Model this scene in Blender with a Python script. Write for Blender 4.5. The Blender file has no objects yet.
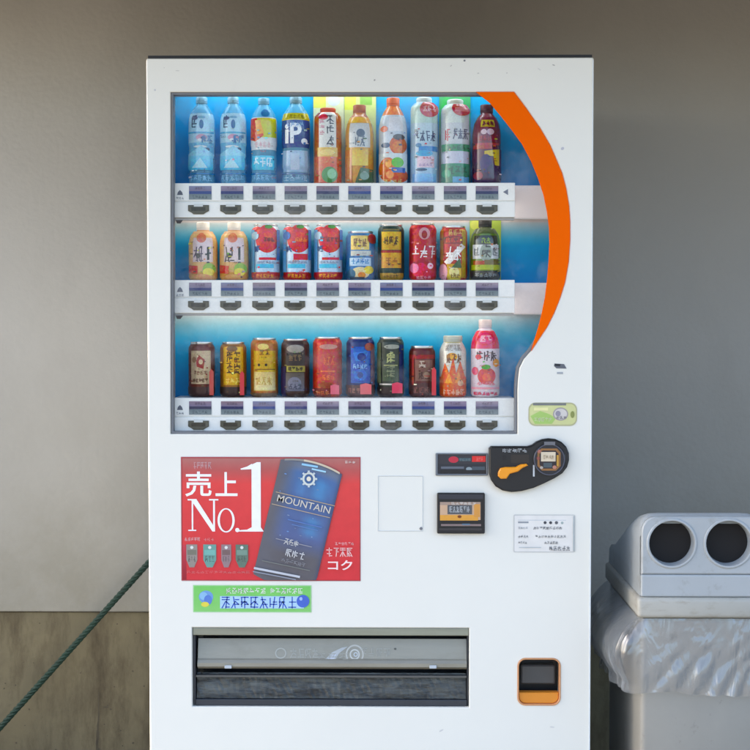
import bpy, bmesh, math, random
from mathutils import Vector, Matrix, noise
from mathutils.geometry import tessellate_polygon
R = math.radians
scene = bpy.context.scene
COL = bpy.data.collections.new("vending_corner"); scene.collection.children.link(COL)

# ------------------------------------------------------------------ camera
CAMLOC = Vector((0.035, -3.2, 1.235)); TILT = R(2.0); YAW = R(0.7)
FOV = 2*math.atan(375/ (447*3.2))
cam_d = bpy.data.cameras.new("camera"); cam = bpy.data.objects.new("camera", cam_d); COL.objects.link(cam)
cam.location = CAMLOC; cam.rotation_euler = (R(90)-TILT, 0, YAW)
cam_d.angle = FOV; cam_d.clip_start = 0.05; cam_d.clip_end = 3000
scene.camera = cam
ROT = cam.rotation_euler.to_matrix(); FPX = 375/math.tan(FOV/2)
def at(px, py, Y=0.0):
    d = ROT @ Vector(((px-375)/FPX, -(py-375)/FPX, -1))
    t = (Y-CAMLOC.y)/d.y
    return CAMLOC + d*t
def XZ(px, py, Y=0.0):
    p = at(px, py, Y); return (p.x, p.z)

# ------------------------------------------------------------------ materials
def lin(c):
    return tuple((x/255/12.92) if x <= 10 else ((x/255+0.055)/1.055)**2.4 for x in c[:3])
MATS = {}
def M(name, rgb, rough=0.5, metal=0.0, var=0.06, vscale=9, bump=0.0, bscale=60, rvar=0.1, spec=0.5, coat=0.0, stretch=(1,1,1), dirt=None, alpha=1.0, emit=None):
    if name in MATS: return MATS[name]
    m = bpy.data.materials.new(name); m.use_nodes = True; nt = m.node_tree; N = nt.nodes; L = nt.links
    b = N["Principled BSDF"]; c = lin(rgb)
    tc = N.new("ShaderNodeTexCoord"); mp = N.new("ShaderNodeMapping"); mp.inputs["Scale"].default_value = stretch
    L.new(tc.outputs["Object"], mp.inputs["Vector"])
    nz = N.new("ShaderNodeTexNoise"); nz.inputs["Scale"].default_value = vscale; nz.inputs["Detail"].default_value = 8; nz.inputs["Roughness"].default_value = 0.6
    L.new(mp.outputs[0], nz.inputs["Vector"])
    rp = N.new("ShaderNodeValToRGB"); rp.color_ramp.elements[0].position = 0.3; rp.color_ramp.elements[1].position = 0.7
    rp.color_ramp.elements[0].color = tuple(max(0, x*(1-var)) for x in c)+(1,)
    rp.color_ramp.elements[1].color = tuple(min(1, x*(1+var)) for x in c)+(1,)
    L.new(nz.outputs["Fac"], rp.inputs["Fac"]); out = rp.outputs["Color"]
    if dirt:
        dcol, dscale, lo, hi, amt, dstr = dirt
        mp2 = N.new("ShaderNodeMapping"); mp2.inputs["Scale"].default_value = dstr; L.new(tc.outputs["Object"], mp2.inputs["Vector"])
        n2 = N.new("ShaderNodeTexNoise"); n2.inputs["Scale"].default_value = dscale; n2.inputs["Detail"].default_value = 10; n2.inputs["Roughness"].default_value = 0.7
        L.new(mp2.outputs[0], n2.inputs["Vector"])
        mr = N.new("ShaderNodeMapRange"); mr.inputs["From Min"].default_value = lo; mr.inputs["From Max"].default_value = hi; mr.inputs["To Max"].default_value = amt
        L.new(n2.outputs["Fac"], mr.inputs["Value"])
        mx = N.new("ShaderNodeMix"); mx.data_type = 'RGBA'; mx.inputs[7].default_value = lin(dcol)+(1,)
        L.new(mr.outputs[0], mx.inputs[0]); L.new(out, mx.inputs[6]); out = mx.outputs[2]
    L.new(out, b.inputs["Base Color"])
    mr = N.new("ShaderNodeMapRange"); mr.inputs["To Min"].default_value = max(0.02, rough-rvar); mr.inputs["To Max"].default_value = min(1, rough+rvar)
    L.new(nz.outputs["Fac"], mr.inputs["Value"]); L.new(mr.outputs[0], b.inputs["Roughness"])
    b.inputs["Metallic"].default_value = metal; b.inputs["Specular IOR Level"].default_value = spec
    b.inputs["Coat Weight"].default_value = coat; b.inputs["Alpha"].default_value = alpha
    if emit: b.inputs["Emission Color"].default_value = lin(emit[0])+(1,); b.inputs["Emission Strength"].default_value = emit[1]
    if bump:
        n3 = N.new("ShaderNodeTexNoise"); n3.inputs["Scale"].default_value = bscale; n3.inputs["Detail"].default_value = 6
        L.new(mp.outputs[0], n3.inputs["Vector"])
        bp = N.new("ShaderNodeBump"); bp.inputs["Strength"].default_value = bump; bp.inputs["Distance"].default_value = 0.003
        L.new(n3.outputs["Fac"], bp.inputs["Height"]); L.new(bp.outputs[0], b.inputs["Normal"])
    MATS[name] = m; return m
def print_mat(name, rough=0.35, spec=0.5, alpha=1.0, metal=0.0, fine=0.0):
    if name in MATS: return MATS[name]
    m = bpy.data.materials.new(name); m.use_nodes = True; nt = m.node_tree; N = nt.nodes; L = nt.links; b = N["Principled BSDF"]
    a = N.new("ShaderNodeAttribute"); a.attribute_name = "Col"
    nz = N.new("ShaderNodeTexNoise"); nz.inputs["Scale"].default_value = 40; nz.inputs["Detail"].default_value = 6
    tc = N.new("ShaderNodeTexCoord"); L.new(tc.outputs["Object"], nz.inputs["Vector"])
    hs = N.new("ShaderNodeHueSaturation"); mr = N.new("ShaderNodeMapRange"); mr.inputs["To Min"].default_value = 0.88; mr.inputs["To Max"].default_value = 1.1
    L.new(nz.outputs["Fac"], mr.inputs["Value"]); L.new(mr.outputs[0], hs.inputs["Value"]); L.new(a.outputs["Color"], hs.inputs["Color"])
    if fine:
        hs.inputs["Saturation"].default_value = 1.28
        n4 = N.new("ShaderNodeTexNoise"); n4.inputs["Scale"].default_value = 330; n4.inputs["Detail"].default_value = 3; L.new(tc.outputs["Object"], n4.inputs["Vector"])
        m4 = N.new("ShaderNodeMapRange"); m4.inputs["From Min"].default_value = .3; m4.inputs["From Max"].default_value = .7; m4.inputs["To Min"].default_value = 1-fine; m4.inputs["To Max"].default_value = 1+fine*.6
        L.new(n4.outputs["Fac"], m4.inputs["Value"]); mm = N.new("ShaderNodeMath"); mm.operation = 'MULTIPLY'; L.new(mr.outputs[0], mm.inputs[0]); L.new(m4.outputs[0], mm.inputs[1]); L.new(mm.outputs[0], hs.inputs["Value"])
        n5 = N.new("ShaderNodeTexNoise"); n5.inputs["Scale"].default_value = 160; L.new(tc.outputs["Object"], n5.inputs["Vector"])
        m5 = N.new("ShaderNodeMapRange"); m5.inputs["From Min"].default_value = .3; m5.inputs["From Max"].default_value = .7; m5.inputs["To Min"].default_value = .48; m5.inputs["To Max"].default_value = .52; L.new(n5.outputs["Fac"], m5.inputs["Value"]); L.new(m5.outputs[0], hs.inputs["Hue"])
    L.new(hs.outputs[0], b.inputs["Base Color"]); b.inputs["Roughness"].default_value = rough; b.inputs["Specular IOR Level"].default_value = spec
    b.inputs["Alpha"].default_value = alpha; b.inputs["Metallic"].default_value = metal
    MATS[name] = m; return m
def glass_mat(name, tint=(1,1,1), rough=0.0, refl=1.0):
    m = bpy.data.materials.new(name); m.use_nodes = True; nt = m.node_tree; N = nt.nodes; L = nt.links
    for n in list(N):
        if n.type != 'OUTPUT_MATERIAL': N.remove(n)
    o = [n for n in N if n.type == 'OUTPUT_MATERIAL'][0]
    t = N.new("ShaderNodeBsdfTransparent"); t.inputs[0].default_value = tint+(1,)
    g = N.new("ShaderNodeBsdfGlossy"); g.inputs["Roughness"].default_value = rough
    f = N.new("ShaderNodeFresnel"); 
    ge = N.new("ShaderNodeNewGeometry"); mi_ = N.new("ShaderNodeMapRange"); mi_.inputs["To Min"].default_value = 1.3; mi_.inputs["To Max"].default_value = 1/1.3
    L.new(ge.outputs["Backfacing"], mi_.inputs["Value"]); L.new(mi_.outputs[0], f.inputs[0])
    ml = N.new("ShaderNodeMath"); ml.operation = 'MULTIPLY'; ml.inputs[1].default_value = refl; L.new(f.outputs[0], ml.inputs[0])
    # thin dust film, thickened in patches to imitate hazy reflections
    tc = N.new("ShaderNodeTexCoord"); nz = N.new("ShaderNodeTexNoise"); nz.inputs["Scale"].default_value = 5; nz.inputs["Detail"].default_value = 9; nz.inputs["Roughness"].default_value = 0.7
    L.new(tc.outputs["Object"], nz.inputs["Vector"])
    mr = N.new("ShaderNodeMapRange"); mr.inputs["From Min"].default_value = 0.48; mr.inputs["From Max"].default_value = 0.70; mr.inputs["To Min"].default_value = 0.0; mr.inputs["To Max"].default_value = 0.22
    L.new(nz.outputs["Fac"], mr.inputs["Value"])
    d = N.new("ShaderNodeBsdfDiffuse"); d.inputs[0].default_value = (.75,.75,.75,1)
    m0 = N.new("ShaderNodeMixShader"); L.new(mr.outputs[0], m0.inputs[0]); L.new(t.outputs[0], m0.inputs[1]); L.new(d.outputs[0], m0.inputs[2])
    mx = N.new("ShaderNodeMixShader"); L.new(ml.outputs[0], mx.inputs[0]); L.new(m0.outputs[0], mx.inputs[1]); L.new(g.outputs[0], mx.inputs[2])
    L.new(mx.outputs[0], o.inputs["Surface"]); MATS[name] = m; return m

# ------------------------------------------------------------------ object helpers
def link(o, parent=None):
    COL.objects.link(o)
    if parent is not None:
        o.parent = parent
        o.matrix_parent_inverse = Matrix.Translation(-parent.location) if parent.type == 'EMPTY' else parent.matrix_parent_inverse
    return o
def thing(name, label, cat, loc=(0,0,0), group=None, kind=None):
    o = bpy.data.objects.new(name, None); o.location = loc; o.empty_display_size = 0.05; COL.objects.link(o)
    o["label"] = label; o["category"] = cat
    if group: o["group"] = group
    return o
def tag(o, label=None, cat=None, group=None, kind=None):
    for k, v in (("label",label),("category",cat),("group",group),("kind",kind)):
        if v: o[k] = v
    return o
# every part's mesh is written in world coordinates; children get an inverse so that they stay put
def obj(name, bm, mat, parent=None, smooth=False, fixn=True):
    if fixn: bmesh.ops.recalc_face_normals(bm, faces=bm.faces)
    me = bpy.data.meshes.new(name); bm.to_mesh(me); bm.free()
    for m in (mat if isinstance(mat, (list,tuple)) else [mat]): me.materials.append(m)
    if smooth:
        for p in me.polygons: p.use_smooth = True
    o = bpy.data.objects.new(name, me); COL.objects.link(o)
    if parent is not None:
        root = parent
        while root.parent: root = root.parent
        o.parent = parent
        # world offset of the parent is only the root's location
        o.location = (0,0,0) if parent is not root else tuple(-root.location)
    return o
def smooth_angle(o, deg=35):
    me = o.data
    for p in me.polygons: p.use_smooth = True
    bm = bmesh.new(); bm.from_mesh(me)
    for e in bm.edges:
        if len(e.link_faces) == 2 and e.calc_face_angle(0) > R(deg): e.smooth = False
    bm.to_mesh(me); bm.free()
def box(bm, x0, y0, z0, x1, y1, z1, bev=0.0, seg=2):
    n0 = set(bm.verts)
    r = bmesh.ops.create_cube(bm, size=1)
    for v in r['verts']:
        v.co = Vector(((x0+x1)/2+v.co.x*(x1-x0), (y0+y1)/2+v.co.y*(y1-y0), (z0+z1)/2+v.co.z*(z1-z0)))
    if bev:
        es = {e for v in r['verts'] for e in v.link_edges}
        bmesh.ops.bevel(bm, geom=list(es), offset=bev, segments=seg, affect='EDGES', profile=0.5)
    return bm
def bx(*a, **k): return box(bmesh.new(), *a, **k)
def lathe(bm, prof, cx, cy, z0, n=32, mi=0, cap=True):
    rings = []
    for r, z in prof:
        rings.append([bm.verts.new((cx+r*math.cos(2*math.pi*i/n), cy+r*math.sin(2*math.pi*i/n), z0+z)) for i in range(n)])
    for a, b in zip(rings, rings[1:]):
        for i in range(n):
            f = bm.faces.new((a[i], a[(i+1)%n], b[(i+1)%n], b[i])); f.material_index = mi
    if cap:
        for rg in (rings[0], rings[-1]):
            f = bm.faces.new(rg); f.material_index = mi
    return rings
def tube(bm, pts, rad, n=10):
    pts = [Vector(p) for p in pts]; rings = []
    for i, p in enumerate(pts):
        d = (pts[min(i+1,len(pts)-1)]-pts[max(i-1,0)]).normalized()
        a = d.cross(Vector((0,1,0.01))).normalized(); b = d.cross(a)
        rings.append([bm.verts.new(p+rad*(a*math.cos(2*math.pi*k/n)+b*math.sin(2*math.pi*k/n))) for k in range(n)])
    for a, b in zip(rings, rings[1:]):
        for k in range(n): bm.faces.new((a[k], a[(k+1)%n], b[(k+1)%n], b[k]))
    bm.faces.new(rings[0]); bm.faces.new(rings[-1])
def offset_poly(p, d):
    n = len(p)
    area = sum(p[i][0]*p[(i+1)%n][1]-p[(i+1)%n][0]*p[i][1] for i in range(n)); s = 1 if area > 0 else -1
    out = []
    for i in range(n):
        a, b, c = Vector(p[i-1]), Vector(p[i]), Vector(p[(i+1)%n])
        d1 = (b-a).normalized(); d2 = (c-b).normalized()
        n1 = Vector((d1.y,-d1.x))*s; n2 = Vector((d2.y,-d2.x))*s; nn = (n1+n2)
        if nn.length < 1e-6: nn = n1
        nn.normalize(); k = max(0.3, nn.dot(n1)); out.append(tuple(b+nn*(d/k)))
    return out          # positive d grows the polygon
def rr(x0, z0, x1, z1, r, n=6):
    out = []
    for cx, cz, a0 in ((x1-r, z1-r, 0), (x0+r, z1-r, 90), (x0+r, z0+r, 180), (x1-r, z0+r, 270)):
        for i in range(n+1):
            a = R(a0+90*i/n); out.append((cx+r*math.cos(a), cz+r*math.sin(a)))
    return out
def ring_pts(cx, cz, rx, rz=None, n=36): rz = rz or rx; return [(cx+rx*math.cos(2*math.pi*i/n), cz+rz*math.sin(2*math.pi*i/n)) for i in range(n)]
def plate(bm, outer, holes, y0, depth, ch=0.0015):
    """a slab facing -Y with chamfered outline and chamfered openings"""
    def dd(p):
        q = [p[0]]
        for c in p[1:]:
            if math.hypot(c[0]-q[-1][0], c[1]-q[-1][1]) > 2e-5: q.append(c)
        while math.hypot(q[0][0]-q[-1][0], q[0][1]-q[-1][1]) <= 2e-5: q.pop()
        return q
    outer = dd(outer); holes = [dd(h) for h in holes]
    o1 = offset_poly(outer, -ch); h1 = [offset_poly(h, ch) for h in holes]
    loops = [o1]+h1; flat = [p for l in loops for p in l]
    vs = [bm.verts.new((p[0], y0, p[1])) for p in flat]
    for t in tessellate_polygon([[Vector((p[0], p[1], 0)) for p in l] for l in loops]):
        try: bm.faces.new([vs[i] for i in t])
        except ValueError: pass
    k = 0
    for l1, l0 in zip(loops, [outer]+holes):
        n = len(l1); a = vs[k:k+n]; k += n
        b = [bm.verts.new((p[0], y0+ch, p[1])) for p in l0]; c = [bm.verts.new((p[0], y0+depth, p[1])) for p in l0]
        for i in range(n):
            j = (i+1)%n; bm.faces.new((a[i],a[j],b[j],b[i])); bm.faces.new((b[i],b[j],c[j],c[i]))
    return bm
def slab(bm, outer, y0, depth, ch=0.0015): return plate(bm, outer, [], y0, depth, ch)

# ------------------------------------------------------------------ flat printed artwork
_txt = {}
def text_polys(s, bold=0.0):
    if (s, bold) in _txt: return _txt[(s,bold)]
    cu = bpy.data.curves.new("lettering", 'FONT'); cu.body = s; cu.size = 1; cu.resolution_u = 3; cu.offset = bold
    o = bpy.data.objects.new("lettering", cu); COL.objects.link(o)
    bpy.context.view_layer.update()
    dg = bpy.context.evaluated_depsgraph_get(); ev = o.evaluated_get(dg); me = ev.to_mesh()
    ps = [[(me.vertices[i].co.x, me.vertices[i].co.y) for i in p.vertices] for p in me.polygons]
    ev.to_mesh_clear(); bpy.data.objects.remove(o); bpy.data.curves.remove(cu)
    if ps:
        xs = [q[0] for p in ps for q in p]; ys = [q[1] for p in ps for q in p]
        bb = (min(xs), min(ys), max(xs), max(ys))
    else: bb = (0,0,1,1)
    _txt[(s,bold)] = (ps, bb); return _txt[(s,bold)]
class Art:
    count = 0
    def __init__(s): s.f = []; s.k = 0; Art.count += 1; s.rng = random.Random(Art.count*17); s.ax = 1.0; s.up = 1
    def add(s, polys, col):          # col: one colour or function (x,y)->colour
        s.k += 1; s.f.append((polys, col, s.k)); return s
    def rect(s, x0, y0, x1, y1, c, c2=None, n=6):
        """c at y0 to c2 at y1"""
        if c2 is None: return s.add([[(x0,y0),(x1,y0),(x1,y1),(x0,y1)]], c)
        ps = [[(x0,y0+(y1-y0)*i/n),(x1,y0+(y1-y0)*i/n),(x1,y0+(y1-y0)*(i+1)/n),(x0,y0+(y1-y0)*(i+1)/n)] for i in range(n)]
        def f(x, y, c=c, c2=c2):
            t = (y-y0)/(y1-y0); return tuple(a+(b-a)*t for a, b in zip(c, c2))
        return s.add(ps, f)
    def poly(s, pts, c):
        tr = tessellate_polygon([[Vector((p[0],p[1],0)) for p in pts]])
        return s.add([[pts[i] for i in t] for t in tr], c)
    def ell(s, x, y, rx, ry, c, n=24, a=0):
        ca, sa = math.cos(R(a)), math.sin(R(a))
        return s.add([[(x+rx*math.cos(2*math.pi*i/n)*ca-ry*math.sin(2*math.pi*i/n)*sa, y+rx*math.cos(2*math.pi*i/n)*sa+ry*math.sin(2*math.pi*i/n)*ca) for i in range(n)]], c)
    def ringe(s, x, y, rx, ry, tx, ty, c, n=28):
        P = lambda i, d, e: (x+(rx-d)*math.cos(2*math.pi*i/n), y+(ry-e)*math.sin(2*math.pi*i/n))
        return s.add([[P(i,0,0),P(i+1,0,0),P(i+1,tx,ty),P(i,tx,ty)] for i in range(n)], c)
    def line(s, x0, y0, x1, y1, w, c):
        dx, dy = x1-x0, y1-y0; l = math.hypot(dx, dy) or 1; nx, ny = -dy/l*w/2, dx/l*w/2
        return s.add([[(x0+nx,y0+ny),(x1+nx,y1+ny),(x1-nx,y1-ny),(x0-nx,y0-ny)]], c)
    def text(s, t, x0, y0, x1, y1, c, bold=0.0, up=1, rot=0, fit=True):
        """t fitted into the box; up=-1 when y grows downwards"""
        ps, bb = text_polys(t, bold); w = bb[2]-bb[0] or 1; h = bb[3]-bb[1] or 1
        ca, sa = math.cos(R(rot)), math.sin(R(rot)); mx, my = (x0+x1)/2, (y0+y1)/2
        out = []
        for p in ps:
            q = []
            for a, b in p:
                u = (a-bb[0])/w-0.5; v = ((b-bb[1])/h-0.5)*up
                X = u*(x1-x0); Y = v*abs(y1-y0); q.append((mx+X*ca-Y*sa, my+X*sa+Y*ca))
            out.append(q)
        return s.add(out, c)
    def glyphs(s, x0, y0, x1, y1, c, n=4, w=None, rot=0, vert=False):
        """illegibly small characters, a few strokes each"""
        A_ = s.ax; x0 *= A_; x1 *= A_; w = w*A_ if w else None
        if A_ != 1 and w: w = max(.7, min(w, 1.5))
        rg = s.rng; out = []; ca, sa = math.cos(R(rot)), math.sin(R(rot)); mx, my = (x0+x1)/2, (y0+y1)/2
        for i in range(n):
            if vert: a0, a1 = x0, x1; b0, b1 = y0+(y1-y0)*(i+.06)/n, y0+(y1-y0)*(i+.94)/n
            else: a0, a1 = x0+(x1-x0)*(i+.08)/n, x0+(x1-x0)*(i+.92)/n; b0, b1 = y0, y1
            W, H = a1-a0, b1-b0; t = (w*0.72 if w else min(W, H)*0.12)
            segs = []
            vs_ = rg.sample((.06,.26,.46,.66,.9), rg.choice((2,3,3)))
            for v in vs_: l_ = rg.choice((0,.1,.45)); segs.append((l_, v, rg.choice((.8,1,1)), v))
            segs.append((rg.choice((.5,.5,.28,.7)), 0, .5, rg.choice((.6,1))))
            if rg.random() < .6: segs.append((.5,.4,.02,rg.choice((.7,1)))); segs.append((.5,.4,.98,rg.choice((.7,1))))
            if rg.random() < .5: segs.append((.12,.1,.12,.9))
            for (u0,v0,u1,v1) in segs:
                if s.up < 0: v0, v1 = 1-v0, 1-v1
                p0 = (a0+u0*W, b0+v0*H); p1 = (a0+u1*W, b0+v1*H)
                dx, dy = p1[0]-p0[0], p1[1]-p0[1]; l = math.hypot(dx,dy) or 1; nx, ny = -dy/l*t/2, dx/l*t/2
                q = [(p0[0]+nx,p0[1]+ny),(p1[0]+nx,p1[1]+ny),(p1[0]-nx,p1[1]-ny),(p0[0]-nx,p0[1]-ny)]
                out.append([((mx+(a-mx)*ca-(b-my)*sa)/A_, my+(a-mx)*sa+(b-my)*ca) for a, b in q])
        return s.add(out, c)
    def busy(s, n, x0, x1, y0, y1):
        """the small print, flecks and patches that crowd a drinks label"""
        rg = s.rng; pal = [c for _, c, _ in s.f if not callable(c)] or [(200,200,200)]
        for _ in range(n):
            c = rg.choice(pal); j = rg.uniform(.65, 1.3); c = tuple(max(8, min(250, v*j+rg.uniform(-14,14))) for v in c)
            w = rg.uniform(.05, .22); h = rg.uniform(.5, 1.8); x = rg.uniform(x0, x1-w); y = rg.uniform(y0, y1-h); k = rg.random()
            if k < .35: s.rect(x, y, x+w, y+h, c)
            elif k < .7: s.ell(x+w/2, y+h/2, w/2, h/2, c, 10)
            elif k < .85: s.poly([(x,y),(x+w,y+h*.4),(x+w*.6,y+h),(x+w*.1,y+h*.8)], c)
            else: s.glyphs(x, y, min(x1, x+w*2), y+1.6, c, 3)
    def mesh(s, fn, step=0.00025, xcuts=(), ycuts=(), bm=None, z0=0.0):
        """fn(x, y, height) -> world point"""
        own = bmesh.new(); cl = own.loops.layers.float_color.new("Col")
        for polys, col, k in s.f:
            for p in polys:
                try: f = own.faces.new([own.verts.new((x, y, z0+k*step)) for x, y in p])
                except ValueError: continue
                f.tag = True
                for lp in f.loops:
                    c = col(lp.vert.co.x, lp.vert.co.y) if callable(col) else col
                    lp[cl] = lin(c)+(1,)
        for x in xcuts: bmesh.ops.bisect_plane(own, geom=own.verts[:]+own.edges[:]+own.faces[:], plane_co=(x,0,0), plane_no=(1,0,0), dist=1e-6)
        for y in ycuts: bmesh.ops.bisect_plane(own, geom=own.verts[:]+own.edges[:]+own.faces[:], plane_co=(0,y,0), plane_no=(0,1,0), dist=1e-6)
        for v in own.verts: v.co = fn(v.co.x, v.co.y, v.co.z)
        return own
def art_on_front(art, name, mat, parent, x0, y0, x1, y1, Y, step=0.00025):
    """art drawn in photo pixels inside x0..x1,y0..y1, laid on a real vertical plane at depth Y"""
    a = at(x0, y0, Y); b = at(x1, y1, Y); sx = (b.x-a.x)/(x1-x0); sz = (b.z-a.z)/(y1-y0)
    bm = art.mesh(lambda x, y, h: Vector((a.x+(x-x0)*sx, Y-h, a.z+(y-y0)*sz)), step)
    return obj(name, bm, mat, parent, fixn=False)
PRINT = print_mat("printed_sheet", 0.4); PRINT_G = print_mat("glossy_print", 0.22)
PRINT_M = print_mat("can_print", 0.3, metal=0.25, fine=.16); PRINT_D = print_mat("bottle_sleeve_print", 0.16, spec=.8, fine=.13)

# ================================================================== SETTING
WY = 0.84
ground = bx(-400,-400,-0.3, 400, 400, 0.0)
g = obj("ground", ground, M("paving_concrete", (92,88,82), 0.85, var=0.18, vscale=3, bump=0.5, bscale=90, dirt=((70,66,60), 1.2, .45,.75,.6,(1,1,1)))); tag(g, kind="structure")
wall = thing("building_wall", "grey concrete building wall behind the vending machine, smooth painted panel over rough base", "wall", (0, WY, 0))
zj = at(60, 612, WY).z
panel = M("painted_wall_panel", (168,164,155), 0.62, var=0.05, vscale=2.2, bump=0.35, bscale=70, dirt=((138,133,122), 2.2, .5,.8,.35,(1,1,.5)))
def lower_tint(m, z0, z1, col, amt):
    """tint, strongest at the bottom, that thins out upwards, broken up by noise"""
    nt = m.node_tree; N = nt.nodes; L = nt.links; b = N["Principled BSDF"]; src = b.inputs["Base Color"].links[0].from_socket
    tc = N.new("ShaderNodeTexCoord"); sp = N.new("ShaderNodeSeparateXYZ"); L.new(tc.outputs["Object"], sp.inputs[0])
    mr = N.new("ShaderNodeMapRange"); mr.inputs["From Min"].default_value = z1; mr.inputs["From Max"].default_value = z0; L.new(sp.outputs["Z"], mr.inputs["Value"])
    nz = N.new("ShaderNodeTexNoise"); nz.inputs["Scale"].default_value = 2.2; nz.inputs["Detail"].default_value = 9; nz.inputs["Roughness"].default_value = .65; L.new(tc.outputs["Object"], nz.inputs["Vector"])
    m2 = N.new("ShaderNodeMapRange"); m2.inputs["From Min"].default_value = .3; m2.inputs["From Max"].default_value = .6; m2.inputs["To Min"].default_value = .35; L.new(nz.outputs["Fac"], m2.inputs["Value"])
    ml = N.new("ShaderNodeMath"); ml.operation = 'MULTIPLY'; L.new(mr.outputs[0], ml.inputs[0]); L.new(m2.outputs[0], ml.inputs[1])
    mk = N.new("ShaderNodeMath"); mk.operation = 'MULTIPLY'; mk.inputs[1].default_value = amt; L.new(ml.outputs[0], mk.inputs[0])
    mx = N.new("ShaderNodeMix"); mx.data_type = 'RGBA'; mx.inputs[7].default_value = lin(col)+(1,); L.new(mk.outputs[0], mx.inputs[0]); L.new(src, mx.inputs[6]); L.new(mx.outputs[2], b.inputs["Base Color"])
lower_tint(panel, zj, zj+0.75, (112,106,86), 0.75)
base = M("rough_concrete", (112,102,77), 0.9, var=0.16, vscale=7, bump=0.7, bscale=55, dirt=((58,46,28), 6.0, .45,.7,.8,(1.8,1,.5)))
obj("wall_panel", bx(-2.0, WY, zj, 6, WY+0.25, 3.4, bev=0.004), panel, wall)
obj("wall_base", bx(-2.0, WY+0.010, -0.05, 6, WY+0.26, zj-0.003), base, wall)
obj("unseen_canopy", bx(-1.8, -0.85, 2.18, 6, WY-0.002, 2.35, bev=0.01), M("unseen_canopy_plaster", (150,146,140), 0.8, var=0.05), wall)  # out of view, added to shade the upper wall
# cracks and pits in the base
bm = bmesh.new(); rg = random.Random(3)
def crack(px, py0, py1, w, wob=1.2):
    pts = []
    x = px
    for i in range(15):
        t = i/14; x += rg.uniform(-wob, wob)*0.5; pts.append(Vector((*[c for c in (at(x, py0+(py1-py0)*t, WY+0.0095).x,)], WY+0.0095, at(x, py0+(py1-py0)*t, WY+0.0095).z)))
    for i in range(14):
        w0 = w*rg.uniform(.4,1)*math.sin(math.pi*(i+.3)/14.6+.1); w1 = w*rg.uniform(.4,1)*math.sin(math.pi*(i+1.3)/14.6+.1)
        vs = [bm.verts.new(pts[i]+Vector((-w0,0,0))), bm.verts.new(pts[i]+Vector((w0,0,0))), bm.verts.new(pts[i+1]+Vector((w1,0,0))), bm.verts.new(pts[i+1]+Vector((-w1,0,0)))]
        bm.faces.new(vs)
crack(99, 690, 775, 0.0035); crack(97, 730, 800, 0.004)
for _ in range(60):
    q = at(rg.uniform(-80, 146), rg.uniform(618, 760), WY+0.0095); r = rg.uniform(0.0008, 0.003)
    bm.faces.new([bm.verts.new((q.x+r*math.cos(a)*rg.uniform(.7,1.5), WY+0.0093, q.z+r*math.sin(a))) for a in [i*math.pi/4 for i in range(8)]])
q = at(105, 708, WY)
bm.faces.new([bm.verts.new((q.x+0.009*math.cos(a), WY+0.0093, q.z+0.0025*math.sin(a))) for a in [i*math.pi/4 for i in range(8)]])
obj("crack", bm, M("crack_grit", (82,74,58), 0.95, var=0.2), wall)

# ---- green rope
p0 = at(-39, 771, WY-0.05); p1 = at(260, 439, WY-0.05)
bm = bmesh.new(); d = (p1-p0); Lr = d.length; dn = d.normalized(); a = dn.cross(Vector((0,1,0))).normalized(); b = dn.cross(a)
for s in range(3):
    pts = [p0+dn*(Lr*i/240)+0.0042*(a*math.cos(i*0.75+s*2.094)+b*math.sin(i*0.75+s*2.094)) for i in range(241)]
    tube(bm, pts, 0.0048, 8)
rope = obj("green_rope", bm, M("green_rope_fibre", (10,44,30), 0.7, var=0.3, vscale=60, bump=0.6, bscale=400), smooth=True)
tag(rope, "dark green twisted rope running slanted up the wall to behind the machine", "rope")

# ================================================================== VENDING MACHINE
P = lambda x, y, Y=0.0: XZ(x, y, Y)
tl = P(148, 59.5); br = P(590.5, 750)
XL = (P(147.6,60)[0]+P(148.6,740)[0])/2; XR = (P(594.3,60)[0]+P(590.0,700)[0])/2
ZT = P(375, 58)[1]; ZB = 0.10
vm = thing("vending_machine", "white drink vending machine with orange arc and three rows of sample drinks", "vending machine", ((XL+XR)/2, 0.4, 0))
white = M("white_enamel", (237,235,224), 0.30, var=0.015, vscale=4, bump=0.03, bscale=12, rvar=0.06, coat=0.15, dirt=((188,186,178), 2.6, .60,.85,.35,(1,1,.4)))
cabm = M("cabinet_grey_paint", (168,172,175), 0.4, var=0.03)
dark = M("dark_rubber", (38,38,40), 0.6); blackp = M("black_plastic", (22,23,26), 0.38, var=0.1, bump=0.05, bscale=200)
grey = M("grey_gasket", (120,122,126), 0.5); alu = M("brushed_aluminium", (182,182,178), 0.33, 0.85, var=0.06, vscale=30, stretch=(0.3,1,14), rvar=0.08)
bm = bx(XL-0.008, 0.17, 0.09, XR+0.001, 0.76, ZT-0.004, bev=0.004)
plate(bm, [(XL-0.008,0.09),(XR+0.001,0.09),(XR+0.001,ZT-0.004),(XL-0.008,ZT-0.004)], [[(XL+0.012,0.11),(XR-0.012,0.11),(XR-0.012,ZT-0.02),(XL+0.012,ZT-0.02)]], 0.055, 0.116, 0.001)
obj("cabinet", bm, cabm, vm)
obj("roof_trim", bx(XL-0.002, 0.035, ZT+0.0005, XR+0.001, 0.76, ZT+0.013), dark, vm)
for x in (XL+0.08, XR-0.08):
    for y in (0.12, 0.68): obj("foot", bx(x-0.03, y-0.03, 0, x+0.03, y+0.03, 0.089, bev=0.004), dark, vm)
obj("kick_plate", bx(XL+0.01, 0.06, 0.012, XR-0.01, 0.075, 0.088), M("grey_kick", (120,122,124), 0.5), vm)
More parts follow.
